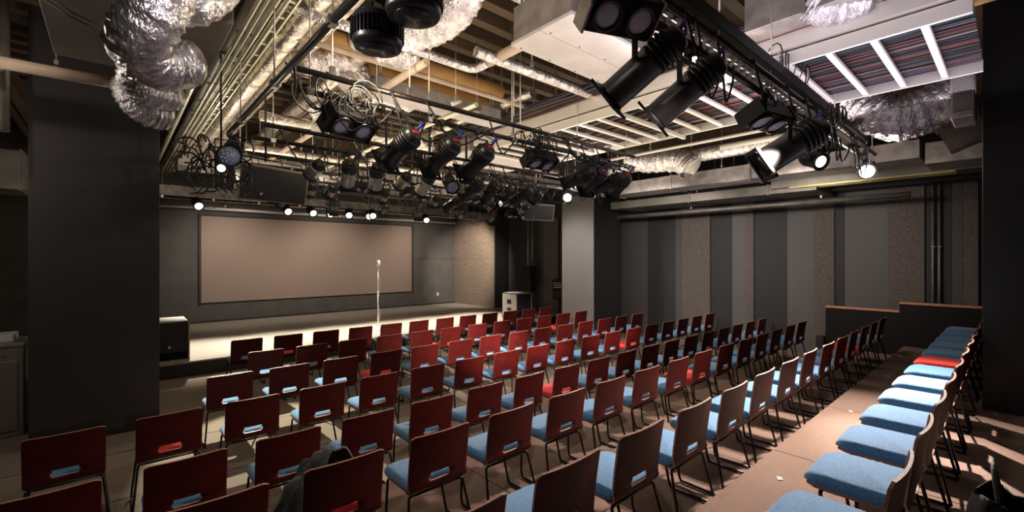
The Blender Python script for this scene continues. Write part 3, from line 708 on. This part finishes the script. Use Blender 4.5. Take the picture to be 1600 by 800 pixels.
# upper left ducts, about Y 3.1 .. 4
flex([AY(272, -40, 3.0), AY(238, 20, 3.0), AY(218, 70, 3.15), AY(245, 98, 3.3), AY(288, 98, 3.4)], .145, 'large crinkled foil duct elbow beside the left column', ring=.05)
flex([AY(350, -35, 3.2), AY(300, 0, 3.1), AY(250, -8, 3.2)], .13, 'crinkled foil duct at the top edge above the left elbow', ring=.05)
flex([AY(222, 95, 4.6), AY(215, 125, 4.7), AY(232, 145, 4.8), AY(268, 150, 4.9)], .13, 'second crinkled foil duct elbow hanging behind the first at left', ring=.05)
flex([AY(205, 130, 5.9), AY(210, 152, 5.9), AY(230, 172, 5.95), AY(258, 180, 6.0)], .16, 'lowest crinkled foil duct elbow beside the left column', ring=.05)
# centre elbow
flex([AY(735, -30, 2.6), AY(715, 12, 2.75), AY(680, 40, 2.95), AY(640, 50, 3.1), AY(600, 45, 3.2)], .135, 'crinkled foil duct elbow above the centre light bars', ring=.05)
flex([AY(560, 60, 4.6), AY(610, 80, 4.3), AY(650, 92, 4.2)], .14, 'small foil duct bend under the centre elbow', ring=.05)
flex([AY(470, 100, 5.0), AY(520, 90, 5.0), AY(560, 115, 5.0), AY(545, 135, 5.0)], .14, 'purple-tinted foil duct bend left of the tan pipes', ring=.05)
flex([AY(570, 135, 5.2), AY(600, 140, 5.3), AY(640, 155, 5.4)], .17, 'foil duct stub behind the tan pipes', ring=.05)
flex([AY(490, 165, 5.9), AY(505, 190, 5.9), AY(500, 205, 5.8)], .10, 'small curved foil duct left of the twin-eye light', ring=.05)
# right pair
flex([A(1345, 150, 6.6), A(1375, 180, 6.5), A(1420, 180, 6.5), A(1490, 148, 6.6)], .22, 'big crinkled foil duct sagging under the cable ladder at right', ring=.06)
flex([A(1355, 190, 7.0), A(1395, 205, 6.9), A(1440, 195, 6.9), A(1490, 170, 6.9)], .12, 'lower crinkled foil duct sagging under the cable ladder at right', ring=.06)
flex([A(985, 248, 8.0), A(1015, 252, 8.0), A(1060, 250, 8.0), A(1080, 262, 8.0)], .22, 'crinkled foil duct bundle at the far end of long rectangular duct', ring=.06)
flex([A(1265, -5, 4.2), A(1300, 4, 4.3), A(1350, -10, 4.4)], .17, 'foil duct bend at the top edge above the tan pipes', ring=.05)
# beige panel box and pipes at far upper left
p0 = AY(85, 85, 4.8); p1 = AY(200, 100, 4.8)
box_duct(p0.x, p1.x + .5, 3.4, 4.8, p0.z, min(p0.z + .9, 4.85), 'large beige boxed duct at the upper left corner', m=M['beige'], fl_=0)
pipe([AY(-30, 92, 6.0), AY(190, 132, 6.0)], .055, M['tanpipe'], 'brown-grey pipe crossing in front of the left column', name='steel_pipe', hang=1.0)
pipe([AY(4, -20, 6.5), AY(4, 205, 6.5)], .05, M['galvd'], 'vertical grey pipe at the left edge of the hall', name='steel_pipe')
t = empty('wire_pair', AY(60, 0, 3.5), 'two thin grey wires slanting across the upper left corner', 'wires')
for k in range(2): MB().tube([AY(40, -30 + 8 * k, 3.5) - t.location, AY(110, 18 + 8 * k, 3.5) - t.location, AY(178, 50 + 8 * k, 3.5) - t.location], .006, 6).build('wire', M['galvd'], t)
# fittings at far left edge
box_duct(-3.18, -.95, 9.3, 10.2, Z0 + .95, Z0 + 1.5, 'grey timbered duct at the left edge beyond the column', axis='x', m=M['galvd'], step=.4)
box_duct(-1.35, -1.0, 7.6, 8.4, Z0 + 1.6, Z0 + 2.7, 'upright louvred grey air box at the left edge', m=M['galvd'], step=.25)
# junction boxes, electrical box
p = AY(783, 172, 5.0)
t = empty('electrical_box', p, 'grey electrical box hanging behind the light bars in the centre', 'box')
MB().box((-.15, -.1, -.2), (.13, .1, .22), bev=.006).build('housing', M['galvd'], t)
MB().box((.0, -.105, -.12), (.05, -.1, .10)).build('label_plate', M['tan'], t)
rods(t, [(p.x, p.y, p.z + .2)])
for i, (px, py) in enumerate(((852, 182), (870, 180), (745, 168))):
    p = AY(px, py, 4.6)
    t = empty('junction_box', p, ('dark junction box hanging on wires right of centre', 'pale junction box hanging on wires right of centre', 'grey junction box beside the electrical box in the centre')[i], 'box')
    MB().box((-.05, -.04, -.06), (.05, .04, .06), bev=.006).build('housing', M['whitepl'] if i == 1 else M['galvd'], t)
    rods(t, [(p.x, p.y, p.z + .06)])
# long stray hangers
for i, (px, py, Y) in enumerate(((813, 120, 3.9), (868, 120, 4.3), (800, 80, 4.0), (640, 120, 3.7), (519, 60, 3.7))):
    p = AY(px, py, Y)
    t = empty('hanger', (p.x, p.y, Z0 + 1.5), ('long steel hanger rod right of the electrical box', 'long steel hanger rod by the pale junction box', 'long steel hanger rod beside the tan pipe', 'long steel hanger rod left of the white box', 'long steel hanger rod above the twin-eye light')[i], 'hanger')
    MB().tube([(0, 0, 0), (0, 0, SLAB - Z0 - 1.52)], .008, 6).build('rod', M['galv'], t)
    MB().box((-.02, -.02, -.02), (.02, .02, .05)).build('clip', M['chrome'], t)

# ================================================================== LIGHT BARS AND LAMPS
BZ = Z0 + 1.30
def bar_x(x0, x1, Y, z, label, upper=True, cables=6, seed=1, r=.024):
    t = empty('lighting_bar', ((x0 + x1) / 2, Y, z), label, 'lighting bar', 'black pipe bars carrying the stage lights')
    cx = t.location.x; rng = random.Random(seed)
    MB().tube([(x0 - cx, 0, 0), (x1 - cx, 0, 0)], r, 10).build('bar_pipe', M['steelbar'], t)
    if upper: MB().tube([(x0 - cx + .1, 0, .16), (x1 - cx, 0, .16)], r, 10).build('upper_pipe', M['steelbar'], t)
    n = int((x1 - x0) / 1.0) + 1
    for k in range(n):
        x = x0 - cx + .2 + (x1 - x0 - .4) * k / max(1, n - 1)
        MB().tube([(x, 0, .0), (x, 0, SLAB - z - .02)], .006, 6).build('hanger_rod', M['galv'], t)
        MB().box((x - .03, -.03, -.03), (x + .03, .03, .03), bev=.008).build('pipe_clamp', M['chrome'], t)
    for k in range(cables):
        xa = rng.uniform(x0, x1 - .5) - cx; w = rng.uniform(.25, .8); dz = rng.uniform(.08, .28)
        pts = [(xa, -.03, .17), (xa + w * .25, -.05, -dz * .5), (xa + w * .5, -.04, -dz), (xa + w * .8, -.05, -dz * .4), (xa + w, -.03, .02)]
        MB().tube(bez(pts, 6), rng.uniform(.006, .010), 6).build('cable', M['wires'][0], t)
    return t
XA0, XA1 = .9, 7.9
bar_x(XA0, XA1, 1.30, BZ - .03, 'nearest lighting bar crossing the upper right of the hall', cables=16, seed=3)
t = empty('cable_duct', (4.4, 1.33, Z0 + 1.50), 'black cable trunking on top of the nearest lighting bar', 'trunking')
MB().box((-3.0, -.05, 0), (3.0, .05, .09), bev=.005).build('trunk', M['black'], t)
MB().box((-3.0, .10, .02), (3.0, .13, .05)).build('track', M['galv'], t); MB().box((-3.0, .17, .02), (3.0, .20, .05)).build('track', M['galv'], t)
for k in range(50): MB().box((-2.95 + .12 * k, .10, .02), (-2.93 + .12 * k, .20, .04)).build('track_link', M['galv'], t)
x0 = colX(441, 3.69); x1 = colX(991, 3.69)
bar_x(x0, x1, 3.69, BZ, 'first long lighting bar beyond the nearest, over the fifth row', cables=16, seed=5)
bar_x(colX(395, 5.5), 7.7, 5.5, BZ, 'second long lighting bar, over the third row', cables=20, seed=7)
bar_x(1.1, 8.2, 7.1, BZ, 'third long lighting bar, over the second row', cables=22, seed=9)
bar_x(1.2, 8.4, 9.0, BZ, 'fourth long lighting bar, just before the stage edge', cables=18, seed=10)
bar_x(.6, 9.6, 12.6, BZ + .06, 'lighting bar above the middle of the stage', upper=False, cables=10, seed=11)
# bar running toward the stage
t = empty('lighting_bar', (.90, 2.9, BZ), 'lighting bar running toward the stage at left', 'lighting bar', 'black pipe bars carrying the stage lights')
MB().tube([(0, -2.6, 0), (0, 2.6, 0)], .024, 10).build('bar_pipe', M['steelbar'], t)
for y in (-1.6, -.4, .8, 2.0):
    MB().tube([(0, y, 0), (0, y, SLAB - BZ - .02)], .006, 6).build('hanger_rod', M['galv'], t)
    MB().box((-.03, y - .03, -.03), (.03, y + .03, .03), bev=.008).build('pipe_clamp', M['chrome'], t)
MB().tube(bez([(0, .3, 0), (.06, .5, -.12), (.1, .8, -.05), (.05, 1.0, 0)], 6), .009, 6).build('cable', M['wires'][0], t)

def aimm(d):
    """matrix turning local -Z onto direction d"""
    return Vector(d).normalized().to_track_quat('-Z', 'Y').to_matrix().to_4x4()
def yoke(t, w, drop, top=.0, m=None):
    """clamp on the bar and a yoke hanging down to the pivot at -drop (built in fixture space, width along X)"""
    m = m or M['blackmetal']
    MB().box((-.025, -.03, -.035), (.025, .03, .03), bev=.006).build('clamp', m, t)
    MB().tube([(0, 0, -.03), (0, 0, -.075)], .012, 8).build('clamp_bolt', m, t)
    b = MB()
    b.box((-w, -.016, -.082), (w, .016, -.075)).box((-w, -.016, -drop - .02), (-w + .007, .016, -.075)).box((w - .007, -.016, -drop - .02), (w, .016, -.075))
    b.build('yoke', m, t)
def feed(t, p, q, rnd=0):
    a = Vector(p); b = Vector(q); mid = (a + b) / 2 + Vector((.05 + rnd, -.06, -.06))
    MB().tube(bez([a, mid, b], 8), .007, 6).build('power_cable', M['wires'][0], t)
def profile_spot(loc, d, label, s=1.0, ln=1.0, drop=.27, silver=False, rz=0, lit=None, group='profile and can spotlights hung on the bars'):
    """long can spotlight with finned rear, colour frame and blue plug"""
    t = empty('spotlight', loc, label, 'spotlight', group); dr = drop * s
    yoke(t, .155 * s, dr)
    R = Matrix.Translation((0, 0, -dr)) @ aimm(d)
    bm_ = M['silverbody'] if silver else M['blackgloss']
    r = .105 * s
    q = .135 * s; f0 = -.30 * s * ln
    MB().lathe([(r * .98, f0), (r, f0 + .01 * s), (r, .02 * s), (r * 1.06, .025 * s), (r * 1.06, .05 * s), (r, .055 * s)], 24, mt=R).build('barrel', bm_, t)
    b = MB()
    for k in range(4):
        z = (.06 + .035 * k) * s; b.lathe([(r * 1.0, z), (r * 1.16, z + .004 * s), (r * 1.16, z + .022 * s), (r * 1.0, z + .028 * s)], 24, mt=R)
    b.lathe([(r * .95, .05 * s), (r * .98, .19 * s), (r * .80, .245 * s), (r * .55, .262 * s)], 24, mt=R)
    b.build('lamp_house', M['blackgloss'], t)
    f = MB(); z0, z1 = f0 - .035 * s, f0 - .015 * s
    f.box((-q, -q, z0), (q, -q + .03 * s, z1), mt=R).box((-q, q - .03 * s, z0), (q, q, z1), mt=R).box((-q, -q, z0), (-q + .03 * s, q, z1), mt=R).box((q - .03 * s, -q, z0), (q, q, z1), mt=R)
    f.build('colour_frame', M['black'], t)
    MB().lathe([(r * .98, f0), (r * 1.15, f0 - .025 * s)], 24, mt=R, cap=False).build('front_ring', M['black'], t)
    MB().lathe([(.001, f0 - .008 * s), (r * .9, f0 - .006 * s), (r * .9, f0 - .001 * s), (.001, f0 - .001 * s)], 20, mt=R).build('lens', lit or M['lensdark'], t)
    for sx in (-1, 1):
        MB().tube([(sx * r * 1.02, 0, -dr), (sx * .165 * s, 0, -dr)], .014 * s, 8).build('tilt_knob', M['blackmetal'], t)
    MB().box((-.035 * s, -.02 * s, .262 * s), (.035 * s, .02 * s, .268 * s), mt=R).build('label_plate', M['redcon'], t)
    c0 = R @ Vector((r * .55, r * .5, .25 * s)); c1 = R @ Vector((r * .9, r * .9, .33 * s))
    MB().tube([c0, c1], .016 * s, 8).build('plug', M['bluecon'], t)
    feed(t, c1, (.04, 0, -.01)); t.rotation_euler.z = rz
    return t
def can_light(loc, d, label, s=1.0, silver=True, rz=0, lit=None, led=False, drop=.22, emit_r=.88):
    """short round par can"""
    t = empty('par_light', loc, label, 'spotlight', 'profile and can spotlights hung on the bars'); dr = drop * s
    yoke(t, .135 * s, dr); R = Matrix.Translation((0, 0, -dr)) @ aimm(d); r = .10 * s
    MB().lathe([(r, -.15 * s), (r, .04 * s), (r * 1.05, .045 * s), (r * 1.05, .06 * s), (r, .065 * s)], 20, mt=R).build('barrel', M['silverbody'] if silver else M['blackgloss'], t)
    MB().lathe([(r, .06 * s), (r * .97, .10 * s), (r * .75, .155 * s), (r * .4, .18 * s)], 20, mt=R).build('lamp_house', M['blackgloss'], t)
    MB().lathe([(r * 1.14, -.17 * s), (r * 1.14, -.15 * s), (r, -.148 * s)], 20, mt=R, cap=False).build('front_ring', M['black'], t)
    MB().lathe([(.001, -.158 * s), (r * emit_r, -.156 * s), (r * emit_r, -.151 * s), (.001, -.151 * s)], 20, mt=R).build('lens', lit or (M['led'] if led else M['lensdark']), t)
    if led:
        b = MB()
        for k in range(19):
            a = k * 2.4; rr = r * .8 * math.sqrt((k + .5) / 19)
            b.lathe([(.009 * s, -.164 * s), (.007 * s, -.158 * s)], 6, mt=R @ Matrix.Translation((rr * math.cos(a), rr * math.sin(a), 0)))
        b.build('led_cells', M['lens'], t)
    feed(t, R @ Vector((0, 0, .17 * s)), (.04, 0, 0), .02); t.rotation_euler.z = rz
    return t
def twin_light(loc, d, label, s=1.0, rz=0, lens=None):
    """two-eye blinder"""
    t = empty('twin_eye_light', loc, label, 'stage light', 'twin-eye blinder lights on the bars'); dr = .20 * s
    yoke(t, .245 * s, dr); R = Matrix.Translation((0, 0, -dr)) @ aimm(d)
    MB().box((-.225 * s, -.11 * s, -.06 * s), (.225 * s, .11 * s, .07 * s), mt=R, bev=.01).build('housing', M['black'], t)
    b = MB()
    for k in range(9): b.box((-.20 * s + .046 * s * k, -.10 * s, .07 * s), (-.185 * s + .046 * s * k, .10 * s, .11 * s), mt=R)
    b.build('cooling_fins', M['blackmetal'], t)
    for sx in (-1, 1):
        RR = R @ Matrix.Translation((sx * .11 * s, 0, 0))
        MB().lathe([(.092 * s, -.06 * s), (.092 * s, -.085 * s), (.078 * s, -.085 * s), (.072 * s, -.07 * s)], 24, mt=RR, cap=False).build('bezel', M['blackgloss'], t)
        MB().lathe([(.001, -.076 * s), (.055 * s, -.074 * s), (.074 * s, -.068 * s), (.074 * s, -.06 * s)], 24, mt=RR).build('lens', lens or M['lens'], t)
        MB().box((sx * .225 * s - .006, -.12 * s, -.07 * s), (sx * .225 * s + .006, .12 * s, .08 * s), mt=R).build('side_plate', M['galv'] if loc[1] < 2 and s > .83 and s < .85 else M['black'], t)
    feed(t, R @ Vector((.05, 0, .1 * s)), (.04, 0, 0)); feed(t, R @ Vector((-.1, 0, .1 * s)), (-.1, 0, .02), -.1); t.rotation_euler.z = rz
    return t
def disc_light(loc, label, s=1.0):
    t = empty('round_pendant_light', loc, label, 'pendant light', 'round black lights on the left bar')
    MB().box((-.03, -.03, -.035), (.03, .03, .03), bev=.006).build('clamp', M['blackmetal'], t)
    for dx in (-.03, .03): MB().tube([(dx, 0, -.03), (dx * 1.4, 0, -.11)], .008, 6).build('stem', M['tan'] if dx > 0 else M['blackmetal'], t)
    MB().lathe([(.05 * s, -.09), (.115 * s, -.10), (.122 * s, -.115), (.122 * s, -.23), (.115 * s, -.25), (.09 * s, -.255)], 32).build('housing', M['blackgloss'], t)
    b = MB()
    for k in range(40):
        a = 2 * PI * k / 40
        b.box((.120 * s, -.003, -.215), (.131 * s, .003, -.135), mt=Matrix.Rotation(a, 4, 'Z'))
    b.build('cooling_fins', M['blackmetal'], t)
    MB().lathe([(.001, -.262), (.085 * s, -.26), (.085 * s, -.25)], 28).build('lens', M['lensdark'], t)
    return t
AIM = (-.10, .86, -.50)
# near bar
zA = BZ - .03
twin_light((colX(968, 1.30), 1.30, zA + .10), (-.25, -.60, -.76), 'large black twin-eye light at the top near the white unit', .84, rz=.0)
profile_spot((colX(1012, 1.30), 1.30, zA - .03), (-.25, .74, -.55), 'large black spotlight with blue plug, left of the near pair', .80, rz=.0)
profile_spot((colX(1078, 1.30), 1.30, zA - .03), (-.25, .74, -.58), 'large black spotlight with blue plug, right of the near pair', .82, rz=.0)
twin_light((colX(1192, 1.32), 1.30, zA), (-.2, -.35, -.9), 'black twin-eye light hanging between the near pair and big spotlight', .9, rz=.3)
profile_spot((colX(1238, 1.30), 1.30, zA + .02), (-.35, .7, -.5), 'big dark spotlight left of the burning lamps at right', 1.15, ln=.8, rz=.2)
can_light((colX(1268, 1.3), 1.30, zA), (-.45, -.75, -.4), 'burning oval lamp left of the brightest lamp', .75, silver=False, lit=M['warmhot'], drop=.44, emit_r=.7)
can_light((colX(1353, 1.30), 1.30, zA + .10), (-.87, -.22, -.15), 'brightest burning lamp at right, shining toward the camera', .90, silver=False, lit=M['hot'], drop=.28)
# discs on the left bar
disc_light((.99, 2.13, BZ), 'round black finned light on the left bar, fully in view', 1.0)
disc_light((1.04, 1.86, BZ + .07), 'round black light cut by the top edge of the view', 1.05)
# first long bar
Y1 = 3.69
twin_light((colX(546, Y1), Y1, BZ), (.1, -.62, -.78), 'twin-eye light at the left end of the first long bar', .95, rz=.1)
for i, px in enumerate((625, 690, 745)):
    profile_spot((colX(px, Y1), Y1, BZ), (-.22 + .07 * i, .84, -.50), 'black spotlight with blue plug on first long bar, %s of three' % ('left', 'middle', 'right')[i], .88, ln=.72, drop=.36)
twin_light((colX(843, Y1), Y1, BZ), (0, -.5, -.85), 'twin-eye light toward the right end of the first long bar', .9)
for i, (px, d) in enumerate(((905, (-.5, .75, -.3)), (928, (.2, .8, -.4)), (950, (-.6, .6, -.35)), (968, (.3, .8, -.5)))):
    profile_spot((colX(px, Y1), Y1, BZ), d, ('dark spotlight leftmost in the cluster at right end of first bar', 'dark spotlight second in the cluster at right end of first bar', 'dark spotlight third in the cluster at right end of first bar', 'dark spotlight rightmost in the cluster at right end of first bar')[i], .85, ln=.8, drop=.34)
# second long bar
Y2 = 5.5
def lab(kind, i, n, bar): return '%s on %s, %s' % (kind, bar, ORD[i] + ' from the left')
spec2 = [(493, 'c', 1), (545, 'p', 1), (588, 'p', 1), (630, 'c', 1), (664, 'p', 1), (703, 'l', 0), (737, 'b', 0), (765, 'p', 0), (792, 'c', 0), (815, 'b', 0), (838, 'c', 0)]
def run(spec, Y, bar, z=BZ, s=.95):
    for i, (px, k, sil) in enumerate(spec):
        loc = (colX(px, Y), Y, z); d = (random.uniform(-.25, .25), .8, -.75 + random.uniform(-.15, .15))
        if k == 'c': can_light(loc, (d[0], .8, -.45), lab('silver-rimmed can light' if sil else 'black can light', i, 0, bar), s * .85, silver=bool(sil), drop=.32)
        if k == 'p': profile_spot(loc, (d[0], .65, -.75), lab('silver-bodied spotlight' if sil else 'black spotlight', i, 0, bar), s * .85, silver=bool(sil), ln=.62, drop=.34)
        if k == 'b': profile_spot(loc, (-.5, .6, -.5), lab('black spotlight turned left', i, 0, bar), s * .85, ln=.75, drop=.34)
        if k == 'l': can_light(loc, (-.2, -.75, -.55), lab('many-celled can light facing the seats', i, 0, bar), s, silver=False, led=True)
        if k == 't': twin_light(loc, (0, -.45, -.9), lab('small twin-eye light', i, 0, bar), s * .85)
run(spec2, Y2, 'second long bar')
spec3 = [(455, 'c', 0), (486, 'c', 0), (517, 'c', 0), (565, 't', 0), (600, 'c', 0), (643, 't', 0), (680, 'c', 0), (708, 'b', 0), (738, 't', 0), (765, 'c', 0), (795, 't', 0), (820, 'c', 0)]
run(spec3, 7.1, 'third long bar')
spec4 = [(440, 'c', 0), (520, 'p', 0), (600, 'c', 0), (655, 'p', 0), (720, 'c', 0), (770, 'p', 0), (800, 't', 0)]
run(spec4, 9.0, 'fourth long bar')
# stage lamps that burn
hot = [(447, 324), (486, 326), (516, 327), (545, 328), (576, 325), (582, 333), (665, 340), (308, 316)]
for i, (px, py) in enumerate(hot):
    Y = 12.6 if i != 5 else 12.3; p = atY(px, py, Y)
    t = can_light((p.x, Y, BZ + .06), (-.25 if px > 500 else .1, -.75, -.45), 'burning stage lamp, %s' % ('second from the left above the stage', 'third from the left above the stage', 'fourth from the left above the stage', 'fifth from the left above the stage', 'sixth from the left above the stage', 'seventh from the left just below the sixth', 'rightmost above the stage, right of the microphone', 'leftmost above the stage beside the column')[i], 1.05, silver=False, lit=M['hot'], emit_r=.72, drop=max(.1, (BZ + .06 - p.z) / 1.05))
p = atY(887, 309, 6.5)
t = can_light((p.x, 6.5, p.z + .3), (-.75, -.6, -.12), 'burning lamp in front of the lit column side', .9, silver=False, lit=M['hot'], drop=.33)
# blue led par and glow at left cluster
p = atY(362, 243, 5.4)
can_light((p.x, 5.5, p.z + .25), (-.15, -.80, -.1), 'blue-faced round LED light in the left cable tangle', 1.0, silver=False, led=True, drop=.25)
p = atY(351, 259, 5.3)
can_light((p.x, 5.5, p.z + .2), (-.1, -.8, -.2), 'small burning lamp under the blue LED light', .42, silver=False, lit=M['warmhot'], drop=.45)
# cable tangle at left
p = atY(340, 255, 5.8)
t = empty('cable_tangle', p, 'tangle of looped black cables at the left end of bars', 'cables')
rng = random.Random(4)
mb = MB()
for k in range(44):
    cx, cy, cz = rng.uniform(-.35, .25), rng.uniform(-.3, .3), rng.uniform(-.25, .22); r = rng.uniform(.04, .15); tl = rng.uniform(0, PI)
    pts = [(cx + r * math.cos(a) * math.cos(tl), cy + r * math.cos(a) * math.sin(tl), cz + r * 1.1 * math.sin(a)) for a in [i * 2 * PI / 14 * rng.uniform(.96, 1.04) for i in range(12)]]
    mb.tube(pts, rng.uniform(.006, .011), 5)
o = mb.build('loops', M['wires'][0], t); o['kind'] = 'stuff'
for k, (px, py, Y, w) in enumerate(((845, 228, 3.6, .26), (545, 165, 3.6, .32), (1225, 110, 1.4, .25), (1300, 190, 1.25, .22), (930, 262, 3.7, .25), (800, 290, 5.5, .3))):
    p = atY(px, py, Y); mb = MB()
    for q in range(18 if k != 3 else 8):
        cx, cy, cz = rng.uniform(-w, w), rng.uniform(-.08, .08), rng.uniform(-.08, .08); r = rng.uniform(.05, .15); tl = rng.uniform(0, .9)
        mb.tube([(cx + r * math.cos(a) * math.cos(tl), cy + r * math.cos(a) * math.sin(tl), cz + r * math.sin(a)) for a in [i * .5 for i in range(12)]], .006, 5)
    t = empty('cable_tangle', p, ('black cable loops over the right twin-eye light of first bar', 'black cable loops over the left twin-eye light of first bar', 'black cable loops knotted on the nearest bar', 'thin cable coil at the right end of the nearest bar', 'black cable loops at the right end cluster of first bar', 'black cable loops on the second bar near its right end')[k], 'cables')
    o = mb.build('loops', M['wires'][0], t); o['kind'] = 'stuff'
# hung loudspeakers
def pa(cx, cy, cz, w, h, d, rz, tilt, label):
    t = empty('hanging_loudspeaker', (cx, cy, cz), label, 'speaker', 'wedge loudspeakers hung beside the stage')
    R = Matrix.Rotation(rz, 4, 'Z') @ Matrix.Rotation(tilt, 4, 'X')
    pr = [(-w / 2, -d / 2), (w / 2, -d / 2), (w / 2 * .62, d / 2), (-w / 2 * .62, d / 2)]
    vs = [R @ Vector((x, y, z)) for z in (-h / 2, h / 2) for x, y in pr]
    MB().add(vs, [(0, 3, 2, 1), (4, 5, 6, 7), (0, 1, 5, 4), (1, 2, 6, 5), (2, 3, 7, 6), (3, 0, 4, 7)]).build('cabinet', M['beigecab'], t)
    MB().box((-w / 2 + .02, -d / 2 - .012, -h / 2 + .02), (w / 2 - .02, -d / 2, h / 2 - .02), mt=R, bev=.004).build('grille', M['grille'], t)
    MB().lathe([(.001, 0), (.016, 0), (.016, .006), (.001, .006)], 12, mt=R @ Matrix.Translation((-.2 * w, -d / 2 - .012, -h * .3)) @ Matrix.Rotation(PI / 2, 4, 'X')).build('badge', M['chrome'], t)
    b = MB(); b.tube([R @ Vector((-w / 2 - .02, 0, 0)), R @ Vector((-w / 2 - .02, 0, h / 2 + .08)), R @ Vector((w / 2 + .02, 0, h / 2 + .08)), R @ Vector((w / 2 + .02, 0, 0))], .012, 8)
    b.build('bracket', M['blackmetal'], t)
    MB().tube([(0, 0, h / 2 + .06), (0, 0, SLAB - cz - .02)], .014, 8).build('hanging_pole', M['blackmetal'], t)
M['beigecab'] = mat('speaker_cabinet', (.20, .17, .15), .5)
p = atY(415, 286, 6.6)
pa(p.x, 6.6, p.z, .88, .44, .50, .25, .22, 'wide black loudspeaker hung at the left before the stage')
p = atY(836, 330, 7.3)
pa(p.x, 7.3, p.z, .74, .36, .46, -.35, .22, 'black loudspeaker hung at the right in front of column')
# stage ceiling
box_duct(3.3, 10.3, 12.9, 13.7, Z0 + 1.42, Z0 + 1.62, 'flat grey duct over the back of the stage', axis='x', m=M['galv'], step=1.4)
box_duct(-2.5, 3.0, 12.9, 13.7, Z0 + 1.44, Z0 + 1.66, 'flat grey duct over the left back of the stage', axis='x', m=M['galv'], step=1.4)
pipe([(-1, 14.9, Z0 + 1.36), (10.2, 14.9, Z0 + 1.36)], .045, M['whitepl'], 'white pipe along the top of the wall behind the screen', name='steel_pipe', hang=2.2)
pipe([(-1, 14.2, Z0 + 1.52), (10.2, 14.2, Z0 + 1.52)], .035, M['galv'], 'steel pipe above the screen, in front of white pipe', name='steel_pipe', hang=2.2)
box_duct(.9, 8.6, 10.5, 11.2, Z0 + 1.75, Z0 + 2.1, 'galvanised duct crossing above the stage front', axis='x', m=M['galv'], step=1.2)
box_duct(5.6, 6.4, 7.9, 12.4, Z0 + 1.85, Z0 + 2.2, 'galvanised duct running over the stage at right', m=M['galv'], step=1.2)
# odd fluorescent stub
p = AY(712, 160, 4.3)
o = tag(MB().tube([(-.05, 0, -.03), (.06, 0, .03)], .025, 10).build('bare_bulb', M['paper']), 'small white bulb fitting beside the electrical box', 'bulb'); o.location = p

rods(o, [(o.location.x, o.location.y, o.location.z + .02)])
for q in list(D.objects):
    if q.get('category') == 'spotlight' and abs(q.location.z - BZ) > .065 and not q.get('hung'):
        MB().tube([(0, 0, .03), (0, 0, SLAB - q.location.z - .02)], .01, 6).build('hanging_pole', M['blackmetal'], q)
for q in list(D.objects):
    if q.get('label', '').startswith('upright louvred grey'):
        rods(q, [(q.location.x - .1, q.location.y, q.location.z + 1.1), (q.location.x + .1, q.location.y, q.location.z + 1.1)])

for q in list(D.objects):
    if q.get('label', '') in ('flat grey duct over the back of the stage', 'flat grey duct over the left back of the stage', 'galvanised duct crossing above the stage front', 'galvanised duct running over the stage at right', 'long galvanised rectangular duct in front of the right wall', 'dark flat duct under the soffit along the right wall'):
        d_ = next(c for c in q.children if c.name.startswith('duct_body')); xs_ = [v.co.x for v in d_.data.vertices]; ys_ = [v.co.y for v in d_.data.vertices]; zt = max(v.co.z for v in d_.data.vertices)
        rods(q, [(q.location.x + x * .9, q.location.y + y * .9, q.location.z + zt) for x in (min(xs_), max(xs_)) for y in (min(ys_), 0, max(ys_))])
